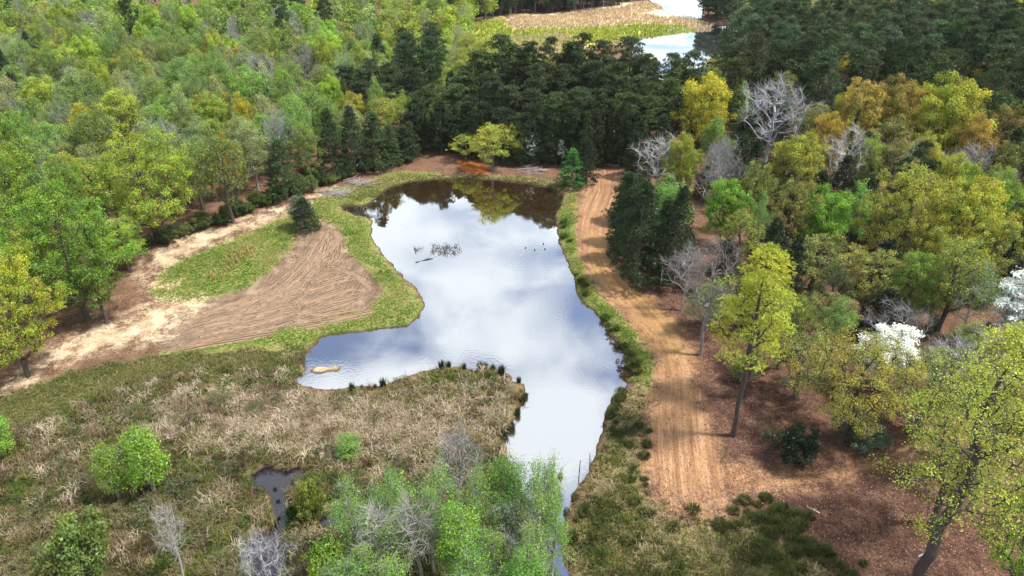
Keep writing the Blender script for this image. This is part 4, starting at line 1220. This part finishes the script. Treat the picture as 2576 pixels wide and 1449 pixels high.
# marsh grass and reeds
P = dry_land(in_zone(40000, Z['MARSH'], grng), .05)
vis = np.array([project((p[0], p[1], .8))[:2] for p in P])
keep = (vis[:, 0] > -90) & (vis[:, 1] < 1500) & (grng.random(len(P)) < .75)
P, vis = P[keep], vis[keep]
pink = np.exp(-(((vis[:, 0] - 820) / 420) ** 2 + ((vis[:, 1] - 1060) / 75) ** 2))
t = .20 + .34 * noise2(P, .5, 4.) + .22 * noise2(P, .16, 2.) + grng.normal(0, .15, len(P)) + pink * .8
C = ramp(t, (.055,.075,.02), (.10,.115,.032), (.15,.125,.055), (.24,.175,.10), (.36,.27,.17))
C = C * (1 - pink[:, None] * .8) + np.array((.52,.41,.30)) * pink[:, None] * .8
gold = np.exp(-(((vis[:, 0] - 1150) / 160) ** 2 + ((vis[:, 1] - 960) / 45) ** 2))[:, None] * .6
C = C * (1 - gold) + np.array((.28,.25,.085)) * gold
hg = .32 + .3 * np.clip(t, 0, 1) * grng.uniform(.5, 1.2, len(P))
sp_ = zone(P, 'DRY2', 3.0)[:, None]
C = C * (1 - sp_ * .8) + ramp(grng.uniform(0, 1, len(P)), (.09,.12,.03), (.18,.19,.06), (.26,.23,.10)) * sp_ * .8
sets = [blades(P, hg, .045, 7, .8, C * .9, grng, .5)]
# tussocks: one colour and one height each
Q = dry_land(in_zone(8200, Z['MARSH'], grng), .18)
vq = np.array([project((p[0], p[1], .8))[:2] for p in Q])
kq = (vq[:, 0] > -90) & (vq[:, 1] < 1510)
Q, vq = Q[kq], vq[kq]
pinkq = np.exp(-(((vq[:, 0] - 820) / 380) ** 2 + ((vq[:, 1] - 1060) / 70) ** 2))
pal = np.array([(.03,.05,.014), (.06,.10,.022), (.115,.155,.035), (.17,.15,.06), (.21,.155,.095), (.32,.25,.17), (.46,.38,.28), (.085,.055,.036)])
low = .5 + .5 * noise2(Q, .40, 9.)
low = np.clip(low * .75 + .25 * noise2(Q, .13, 2.), 0, 1)
pw = np.stack([1.1 - low, 1.3 - low, 1.1 - .6 * low, .5 + 0 * low, .15 + .4 * low, .08 + .4 * low, .02 + .35 * low ** 2, .35 + 0 * low], 1) + pinkq[:, None] * np.array([-1, -1.2, -.7, 0, .8, 2.0, 2.4, 0])
pw = np.maximum(pw, .02); pw /= pw.sum(1, keepdims=True)
pk = (pw.cumsum(1) > grng.random(len(Q))[:, None]).argmax(1)
cq = pal[pk] * grng.uniform(.8, 1.2, (len(Q), 1))
strip = zone(Q, 'DRY2', 3.0)[:, None]
cq = cq * (1 - strip * .8) + ramp(grng.uniform(0, 1, len(Q)), (.09,.12,.03), (.18,.19,.06), (.26,.23,.10)) * strip * .8
hq = (1 - .5 * strip[:, 0])
i5 = np.repeat(np.arange(len(Q)), 5)
Pq = Q[i5] + grng.normal(0, .34, (len(i5), 2))
sets.append(blades(Pq, (np.where(pk > 2, .9, .62) * hq * grng.uniform(.45, 1.2, len(Q)))[i5], .032, 10, .95, cq[i5], grng, .55))
stuff_blades('marsh_grass', 'tangled brown and green marsh grass and pinkish dry reeds', 'grass', sets)
Q = dry_land(in_zone(5200, Z['RIGHTLOW'], grng, 0, 3.0), .2)
pal2 = np.array([(.035,.05,.016), (.06,.085,.022), (.10,.125,.032), (.17,.15,.06), (.26,.21,.11), (.36,.29,.17), (.09,.058,.036)])
nq = np.clip(.5 + .5 * noise2(Q, .55, 3.) + grng.normal(0, .2, len(Q)), 0, .999)
kq = np.where(grng.random(len(Q)) < .12, 6, (nq * 6).astype(int))
i5 = np.repeat(np.arange(len(Q)), 4)
stuff_blades('rough_grass', 'coarse mottled grass tussocks beside the outlet and below the track', 'grass',
             [blades(Q[i5] + grng.normal(0, .26, (len(i5), 2)), (.42 * grng.uniform(.5, 1.3, len(Q)))[i5], .032, 8, .9, pal2[kq][i5], grng, .5)])
# straw tufts on the green strip, far reed belt
P = np.concatenate([unproj(x, y)[:2] + grng.normal(0, .7, (34, 2)) for x, y in [(600,640),(618,630),(545,690),(585,655)]])
stuff_blades('straw_tufts', 'tall straw-coloured grass tufts on the green strip', 'grass',
             [blades(P, np.full(len(P), .55), .05, 6, .35, ramp(grng.uniform(0, 1, len(P)), (.36,.30,.10), (.46,.36,.16)), grng)])
P = np.concatenate([in_zone(9000, Z['FARTAN'], grng), in_zone(2600, Z['FARTAN2'], grng)])
P2 = in_zone(9000, Z['FARGREEN'], grng)
for V in (V_LAKE, V_LAKE2):
    P = P[sdist(P, V) > .5]; P2 = P2[sdist(P2, V) > -3]
stuff_blades('far_reeds', 'tan and yellow-green reed flats by the lake', 'reeds',
             [blades(P, np.full(len(P), .9), .16, 4, .35, ramp(grng.uniform(0, 1, len(P)), (.52,.40,.25), (.68,.54,.36)), grng),
              blades(P2, np.full(len(P2), 1.0), .18, 4, .45, ramp(.5 + .5 * noise2(P2, .12, 3.) , (.26,.33,.06), (.38,.42,.08), (.46,.42,.14)), grng)])
# fallen leaves on the woodland floor
P = np.concatenate([in_zone(90000, Z['REDSIDE'], grng), in_zone(24000, Z['TRACK'], grng)])
P = P[(P[:, 1] > 28)]
z = height(P)
nr = unit(np.stack([grng.normal(0, .35, len(P)), grng.normal(0, .35, len(P)), np.ones(len(P))], 1))
s = grng.uniform(.07, .17, len(P))
V, Fc = quads(np.stack([P[:, 0], P[:, 1], z + .025], 1), nr, s, s * .6, grng)
Cc = ramp(grng.uniform(0, 1, len(P)), (.05,.027,.02), (.11,.058,.04), (.20,.115,.075), (.34,.22,.15))
tag(link('leaf_litter', build_mesh('leaf_litter', V, Fc, M_LITTER, {'tint': ('FLOAT_COLOR', np.repeat(Cc, 4, 0))})),
    'brown fallen leaves scattered over the woodland floor and track', 'leaf litter', kind='stuff')

# ------------------------------------------------------------------ tussocks and rushes
def tuft_mesh(name, seed, n, h, wid, lean, c0, c1, spread):
    rng = np.random.default_rng(seed)
    an = rng.uniform(0, 6.283, n)
    dr = np.stack([np.cos(an), np.sin(an), 0 * an], 1)
    base = dr * (spread * rng.uniform(0, 1, n) ** .6)[:, None] - np.array([0, 0, .06])
    ln = lean * rng.uniform(.1, 1.2, n); hh = h * rng.uniform(.6, 1.1, n)
    mid = base + (dr * (ln * .4)[:, None] + np.array([0, 0, .6])) * hh[:, None]
    tip = base + (dr * ln[:, None] + np.array([0, 0, 1])) * hh[:, None]
    tip[:, 2] -= hh * .3 * ln
    side = np.stack([-dr[:, 1], dr[:, 0], 0 * an], 1)
    V = np.stack([base - side * wid / 2, base + side * wid / 2, mid + side * wid * .5, mid - side * wid * .5, tip], 1).reshape(-1, 3)
    k = np.arange(n) * 5
    C = ramp(rng.uniform(0, 1, n), c0, c1)
    return build_mesh(name, V, [np.stack([k, k + 1, k + 2, k + 3], 1), np.stack([k + 3, k + 2, k + 4], 1)], M_BLADE, {'tint': ('FLOAT_COLOR', np.repeat(C, 5, 0))})
T_DARK = [tuft_mesh('sedge', 200 + k, 260, .55, .035, .6, (.025,.034,.014), (.11,.13,.04), .5) for k in range(3)]
T_RUSH = [tuft_mesh('rush', 210 + k, 150, 1.15, .045, .22, (.022,.035,.012), (.055,.075,.022), .38) for k in range(2)]
trng = np.random.default_rng(12)
def tussock(meshes, x, y, s, name, label, cat, group, z=None):
    o = link(name, meshes[trng.integers(len(meshes))])
    o.location = (x, y, hz(x, y) if z is None else z)
    o.rotation_euler = (0, 0, trng.uniform(0, 6.28)); o.scale = (s, s, s * trng.uniform(.8, 1.15))
    return tag(o, label, cat, group)
for cx_, cy_, n, sx, sy in [(1900,1290,16,40,22),(1970,1330,22,40,26),(2030,1385,16,40,20),(1840,1400,16,80,40),(2080,1430,12,60,20),(1660,1430,14,80,30),(1800,1290,8,70,20),(1930,1440,12,70,20)]:
    for _ in range(n):
        P = unproj(cx_ + trng.normal(0, sx), cy_ + trng.normal(0, sy))
        if sdist(P[None, :2], V_POND)[0] < .5: continue
        tussock(T_DARK, P[0], P[1], trng.uniform(.5, 1.15), 'sedge_tussock', 'dark green sedge tussock in the rough ground below the red side track', 'tussock', 'dark sedge tussocks')
for x0, y0, x1, y1, n in [(1440,700,1460,745,6),(1475,775,1530,830,9),(1545,850,1600,940,14),(1405,560,1420,650,6),(1520,1040,1560,990,6)]:
    for k in range(n):
        f = k / max(1, n - 1)
        P = unproj(x0 + (x1 - x0) * f + trng.uniform(2, 22), y0 + (y1 - y0) * f + trng.normal(0, 5))
        if sdist(P[None, :2], V_POND)[0] < .15: continue
        tussock(T_DARK, P[0], P[1], trng.uniform(.6, 1.2), 'bank_tussock', 'dark grass tussock on the steep bank between pond and track', 'tussock', 'tussocks on the track bank')
for _ in range(60):
    P = unproj(trng.uniform(1430, 1640), trng.uniform(1040, 1449))
    if sdist(P[None, :2], V_POND)[0] < .3: continue
    tussock(T_DARK, P[0], P[1], trng.uniform(.5, 1.0), 'sedge_tussock', 'small dark tussock on the rough bank beside the outlet', 'tussock', 'tussocks on the outlet bank')
for x, y in [(1098,918),(1112,920),(1128,918),(1150,919),(1168,920),(1205,926),(1222,926),(1240,930),(1262,938),(1278,945),(1284,952),(1300,962),(1312,972),(1322,985),(1318,1000),
             (1300,1035),(1285,1062),(1272,1090),(910,972),(925,975),(950,972),(965,968),(890,976)]:
    if trng.random() < .25: continue
    P = unproj(x + trng.normal(0, 5), y + 8 + trng.normal(0, 3), .1)
    tussock(T_RUSH, P[0], P[1], trng.uniform(.35, 1.0), 'rush_clump', 'upright dark rush clump along the tip of the marsh spit', 'rushes', 'rush clumps on the spit shore', z=max(-.1, hz(P[0], P[1])))
for x, y in [(692,1232),(735,1215),(700,1262),(690,1330),(702,1305),(722,1362),(660,1345)]:
    P = unproj(x, y, 0)
    tussock(T_RUSH, P[0], P[1], trng.uniform(.35, .6), 'rush_clump', 'small rush tuft growing in the narrow marsh pool', 'rushes', 'rush tufts in the pool', z=-.15)

# ------------------------------------------------------------------ tyre ruts: raised and sunk soil ridges
def ribbon(pts, w, h, rng):
    """a wheel rut: a groove, its shade painted in dark, between two thrown-up ridges"""
    P = np.array(pts)
    n = len(P)
    d = np.gradient(P, axis=0); d = d / np.linalg.norm(d, axis=1)[:, None]
    s = np.stack([-d[:, 1], d[:, 0]], 1)
    z = height(P)
    cols, rows = [], []
    for f, dz, c in ((-1.15, -.05, (.22,.145,.095)), (-.62, 1.0, (.27,.19,.13)), (-.3, .25, (.095,.06,.042)), (.3, .25, (.085,.054,.04)), (.62, 1.0, (.27,.19,.13)), (1.15, -.05, (.22,.145,.095))):  # the two dark middle tints paint the shade inside the groove
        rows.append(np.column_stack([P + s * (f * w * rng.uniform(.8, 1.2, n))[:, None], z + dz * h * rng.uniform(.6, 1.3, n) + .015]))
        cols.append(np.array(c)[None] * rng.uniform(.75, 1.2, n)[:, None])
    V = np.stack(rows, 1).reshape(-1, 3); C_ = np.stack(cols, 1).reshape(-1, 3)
    k = np.arange(n - 1) * 6
    RC.append(C_)
    return V, np.concatenate([np.stack([k + q, k + q + 1, k + q + 7, k + q + 6], 1) for q in range(5)])
RC = []
def bez(pts, n=26):
    P = np.array([unproj(*p)[:2] for p in pts])
    t = np.linspace(0, 1, n)[:, None]
    if len(P) == 3:
        return (1 - t) ** 2 * P[0] + 2 * t * (1 - t) * P[1] + t ** 2 * P[2]
    return (1 - t) ** 3 * P[0] + 3 * t * (1 - t) ** 2 * P[1] + 3 * t ** 2 * (1 - t) * P[2] + t ** 3 * P[3]
rrng = np.random.default_rng(8)
RV, RF, ro = [], [], 0
def add_rut(pts, w=.22, h=.09):
    w *= .95
    global ro
    q = bez(pts, 40)
    wob = np.cumsum(rrng.normal(0, .05, q.shape), 0)
    q = q + wob - np.linspace(0, 1, len(q))[:, None] * wob[-1]
    k = int(rrng.integers(0, 6))
    while k < len(q) - 4:                      # broken into stretches
        e = min(len(q), k + int(rrng.integers(5, 24)))
        if e - k > 3:
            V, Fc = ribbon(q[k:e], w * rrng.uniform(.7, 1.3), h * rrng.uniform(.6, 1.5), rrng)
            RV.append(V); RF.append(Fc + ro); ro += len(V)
        k = e + int(rrng.integers(1, 7))
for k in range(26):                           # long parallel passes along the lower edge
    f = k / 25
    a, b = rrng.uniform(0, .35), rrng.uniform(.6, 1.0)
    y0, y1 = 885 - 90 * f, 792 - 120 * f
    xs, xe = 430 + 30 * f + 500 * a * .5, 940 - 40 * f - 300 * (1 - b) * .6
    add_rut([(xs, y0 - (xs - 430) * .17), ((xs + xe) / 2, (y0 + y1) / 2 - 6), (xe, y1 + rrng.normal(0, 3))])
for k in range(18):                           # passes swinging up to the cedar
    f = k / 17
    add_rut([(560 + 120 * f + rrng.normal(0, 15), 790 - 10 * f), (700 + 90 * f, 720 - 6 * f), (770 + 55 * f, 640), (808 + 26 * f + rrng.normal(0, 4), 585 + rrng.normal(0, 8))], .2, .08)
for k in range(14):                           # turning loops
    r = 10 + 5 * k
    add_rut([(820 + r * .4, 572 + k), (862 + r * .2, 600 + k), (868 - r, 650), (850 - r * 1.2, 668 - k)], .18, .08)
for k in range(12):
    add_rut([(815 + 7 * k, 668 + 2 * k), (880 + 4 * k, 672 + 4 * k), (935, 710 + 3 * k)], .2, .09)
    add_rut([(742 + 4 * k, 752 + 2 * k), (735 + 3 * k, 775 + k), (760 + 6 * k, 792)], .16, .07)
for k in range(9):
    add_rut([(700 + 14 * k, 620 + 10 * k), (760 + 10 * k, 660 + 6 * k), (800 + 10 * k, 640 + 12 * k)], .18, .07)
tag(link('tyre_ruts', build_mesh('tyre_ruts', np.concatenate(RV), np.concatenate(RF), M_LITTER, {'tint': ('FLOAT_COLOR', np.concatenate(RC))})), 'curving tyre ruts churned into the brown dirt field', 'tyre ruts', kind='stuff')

# ------------------------------------------------------------------ small things: logs, stakes, brush piles, snags
def stick_mesh(name, segs, sides=6):
    A = np.array([s[0] for s in segs], float); B = np.array([s[1] for s in segs], float)
    V, Fc = tubes(A, B, np.array([s[2] for s in segs]), np.array([s[3] for s in segs]), sides)
    # end caps
    n = len(segs)
    k = np.arange(n) * 2 * sides
    cap1 = np.stack([k + i for i in range(sides)][::-1], 1); cap2 = np.stack([k + sides + i for i in range(sides)], 1)
    return build_mesh(name, V, [Fc, np.concatenate([cap1, cap2])], M_BARK)
def thing_sticks(name, segs, loc, colr, label, cat, group=None, sides=6):
    o = link(name, stick_mesh(name, segs, sides), loc=loc)
    o.color = (*colr, 1)
    return tag(o, label, cat, group)
srng = np.random.default_rng(21)
def pile(xp, yp, r, n, label):
    P = unproj(xp, yp)
    segs = []
    for _ in range(n):
        a = srng.uniform(0, 6.28); L = srng.uniform(.5, 1.0) * r * 1.1
        c = np.array([srng.normal(0, r * .35), srng.normal(0, r * .22), abs(srng.normal(.15, .25))])
        d_ = np.array([math.cos(a), math.sin(a) * .8, srng.uniform(-.12, .25)]) * L
        w = srng.uniform(.015, .05)
        A_, B_ = c - d_ * .5, c + d_ * .5
        A_[2], B_[2] = max(A_[2], .0), max(B_[2], .0)
        segs.append((A_, B_, w, w * .5))
    thing_sticks('brush_pile', segs, (P[0], P[1], hz(P[0], P[1]) - .02), (.36, .31, .30), label, 'brush pile', None, 4)
pile(845, 492, 3.0, 110, 'tangled grey brush pile beside the brown pond inlet')
pile(905, 462, 3.2, 80, 'longer grey brush pile against the dark cedars')
pile(1340, 428, 3.4, 60, 'low brown brush heap under the pines behind the pond')
def log(x0, y0, x1, y1, r, colr, label, z=None, name='fallen_log'):
    A_, B_ = unproj(x0, y0), unproj(x1, y1)
    A_[2] = (hz(A_[0], A_[1]) if z is None else z) + r * .7; B_[2] = (hz(B_[0], B_[1]) if z is None else z) + r * .6
    L = B_ - A_
    segs = []
    pts = [A_ + L * f + srng.normal(0, .05, 3) * (0 < f < 1) for f in (0, .3, .65, 1)]
    for i in range(3):
        segs.append((pts[i] - A_, pts[i + 1] - A_, r * (1 - .2 * i), r * (1 - .2 * (i + 1))))
    for f in (.45, .7, .85):
        p = L * f; segs.append((p, p + np.array([srng.normal(0, .5), srng.normal(0, .4), srng.uniform(.1, .5)]), r * .3, r * .12))
    return thing_sticks(name, segs, A_, colr, label, 'log')
log(1495, 408, 1556, 418, .16, (.34,.29,.25), 'long pale fallen log across the track end')
log(2160, 1098, 2212, 1128, .09, (.3,.27,.24), 'thin fallen branch lying by the grey-green shrub')
log(2062, 1290, 2030, 1272, .05, (.6,.57,.52), 'short pale stick on the red leaf litter')
log(1045, 652, 1090, 641, .11, (.045,.04,.035), 'dark log floating beside the snag in the pond', z=-.08, name='floating_log')
log(520, 1398, 500, 1335, .10, (.55,.53,.5), 'bleached stake-like trunk lying in the marsh grass', name='fallen_log')
log(470, 1372, 545, 1345, .06, (.52,.5,.46), 'bleached bare branch across the marsh grass', name='fallen_branch')
log(2310, 1400, 2340, 1372, .05, (.4,.37,.33), 'thin grey branch on the litter under the tallest airy tree', name='fallen_branch')
DV, DF, do_ = [], [], 0
P = in_zone(420, Z['FIELD'], srng)
z = height(P); an = srng.uniform(0, 6.28, len(P)); L = srng.uniform(.15, .8, len(P))
A_ = np.stack([P[:, 0], P[:, 1], z + .06], 1); B_ = A_ + np.stack([np.cos(an) * L, np.sin(an) * L, srng.uniform(-.02, .05, len(P))], 1)
V, Fc = tubes(A_, B_, np.full(len(P), .035), np.full(len(P), .018), 4)
o = link('field_debris', build_mesh('field_debris', V, Fc, M_BARK)); o.color = (.30, .25, .19, 1)
tag(o, 'broken sticks and roots strewn over the churned dirt field', 'sticks', kind='stuff')
# drowned treetop in the pond
def snag(xp, yp, r, n, label):
    P = unproj(xp, yp, 0)
    segs = []
    for _ in range(n):
        c = np.array([srng.uniform(-r, r), srng.uniform(-r * .75, r * .75), -.12])
        a = srng.uniform(0, 6.28)
        m_ = c + np.array([math.cos(a) * .35, math.sin(a) * .35, srng.uniform(.2, .5)])
        e_ = m_ + np.array([math.cos(a + .5) * .45, math.sin(a + .5) * .45, srng.uniform(-.35, .25)])
        segs += [(c, m_, .03, .025), (m_, e_, .025, .012)]
    segs.append((np.array([-r, 0, -.1]), np.array([r, .3, -.05]), .07, .05))
    thing_sticks('drowned_branches', segs, (P[0], P[1], 0), (.05,.045,.04), label, 'branches', None, 4)
snag(1120, 628, 1.9, 95, 'tangle of dark drowned branches rising from the pond')
snag(1048, 628, .5, 12, 'small dark twig cluster beside the floating log')
def stump(xp, yp, r, h, colr, label):
    P = unproj(xp, yp, 0)
    n = 9
    an = np.arange(n) * 2 * math.pi / n
    rings = []
    for z, q in ((-.6, 1.25), (0.02, 1.1), (h * .6, .95), (h, .8)):
        rr = r * q * (1 + .15 * np.sin(3 * an + z)) ; rings.append(np.stack([rr * np.cos(an), rr * np.sin(an), np.full(n, z) + (srng.normal(0, .08 * h, n) if z == h else 0)], 1))
    V = np.concatenate(rings + [np.array([[0, 0, h * .85]])])
    Fq = np.concatenate([np.stack([i * n + np.arange(n), i * n + (np.arange(n) + 1) % n, (i + 1) * n + (np.arange(n) + 1) % n, (i + 1) * n + np.arange(n)], 1) for i in range(3)])
    Ft = np.stack([3 * n + np.arange(n), 3 * n + (np.arange(n) + 1) % n, np.full(n, 4 * n)], 1)
    o = link('stump', build_mesh('stump', V, [Fq, Ft], M_BARK), loc=(P[0], P[1], 0)); o.color = (*colr, 1)
    tag(o, label, 'stump', 'stumps in the pond')
for x, y in [(1322,624),(1345,629),(1367,614),(1371,627)]:
    stump(x, y, .08, .16, (.04,.035,.03), 'tiny dark stump breaking the pond surface near the track bank')
stump(1410, 1200, .22, .35, (.12,.08,.06), 'brown stump in the narrow outlet beside the stakes')
stump(1424, 1292, .22, .5, (.05,.045,.04), 'dark mossy stump at the lower outlet bank')
def stake(xb, yb, yt, xt, label):
    P = unproj(xb, yb, 0)
    T = top_from_base(P, yt)
    zc = project((P[0], P[1], T))[2]
    xtop = (xt - W0 / 2) * zc / F0 - P[0]
    thing_sticks('wooden_stake', [((0, 0, -.8), (xtop * .5, 0, T * .5), .05, .045), ((xtop * .5, 0, T * .5), (xtop, 0, T), .045, .035)], (P[0], P[1], 0), (.13,.08,.06), label, 'stake', 'stakes at the outlet')
stake(1455, 1216, 1158, 1460, 'brown wooden stake standing in the water at the outlet bank')
stake(1484, 1172, 1140, 1484, 'shorter brown stake at the edge of the outlet bank')

# ------------------------------------------------------------------ air
def air():
    x0, x1, y0, y1, z0, z1 = gx[0] - 5, gx[-1] + 5, gy[0] - 5, gy[-1] + 5, -2.5, 75.0
    V = [(x, y, z) for z in (z0, z1) for y in (y0, y1) for x in (x0, x1)]
    Fc = np.array([[0, 2, 3, 1], [4, 5, 7, 6], [0, 1, 5, 4], [2, 6, 7, 3], [0, 4, 6, 2], [1, 3, 7, 5]])
    m, t = newmat('haze')
    v = N(t, 'ShaderNodeVolumePrincipled', inp={'Color': (.82, .90, 1.0, 1), 'Density': 0.00005, 'Anisotropy': .2})
    out = N(t, 'ShaderNodeOutputMaterial'); t.links.new(v.outputs[0], out.inputs['Volume'])
    tag(link('haze', build_mesh('haze', V, Fc, m)), 'thin pale haze in the air over the woods', 'haze', kind='stuff')
air()
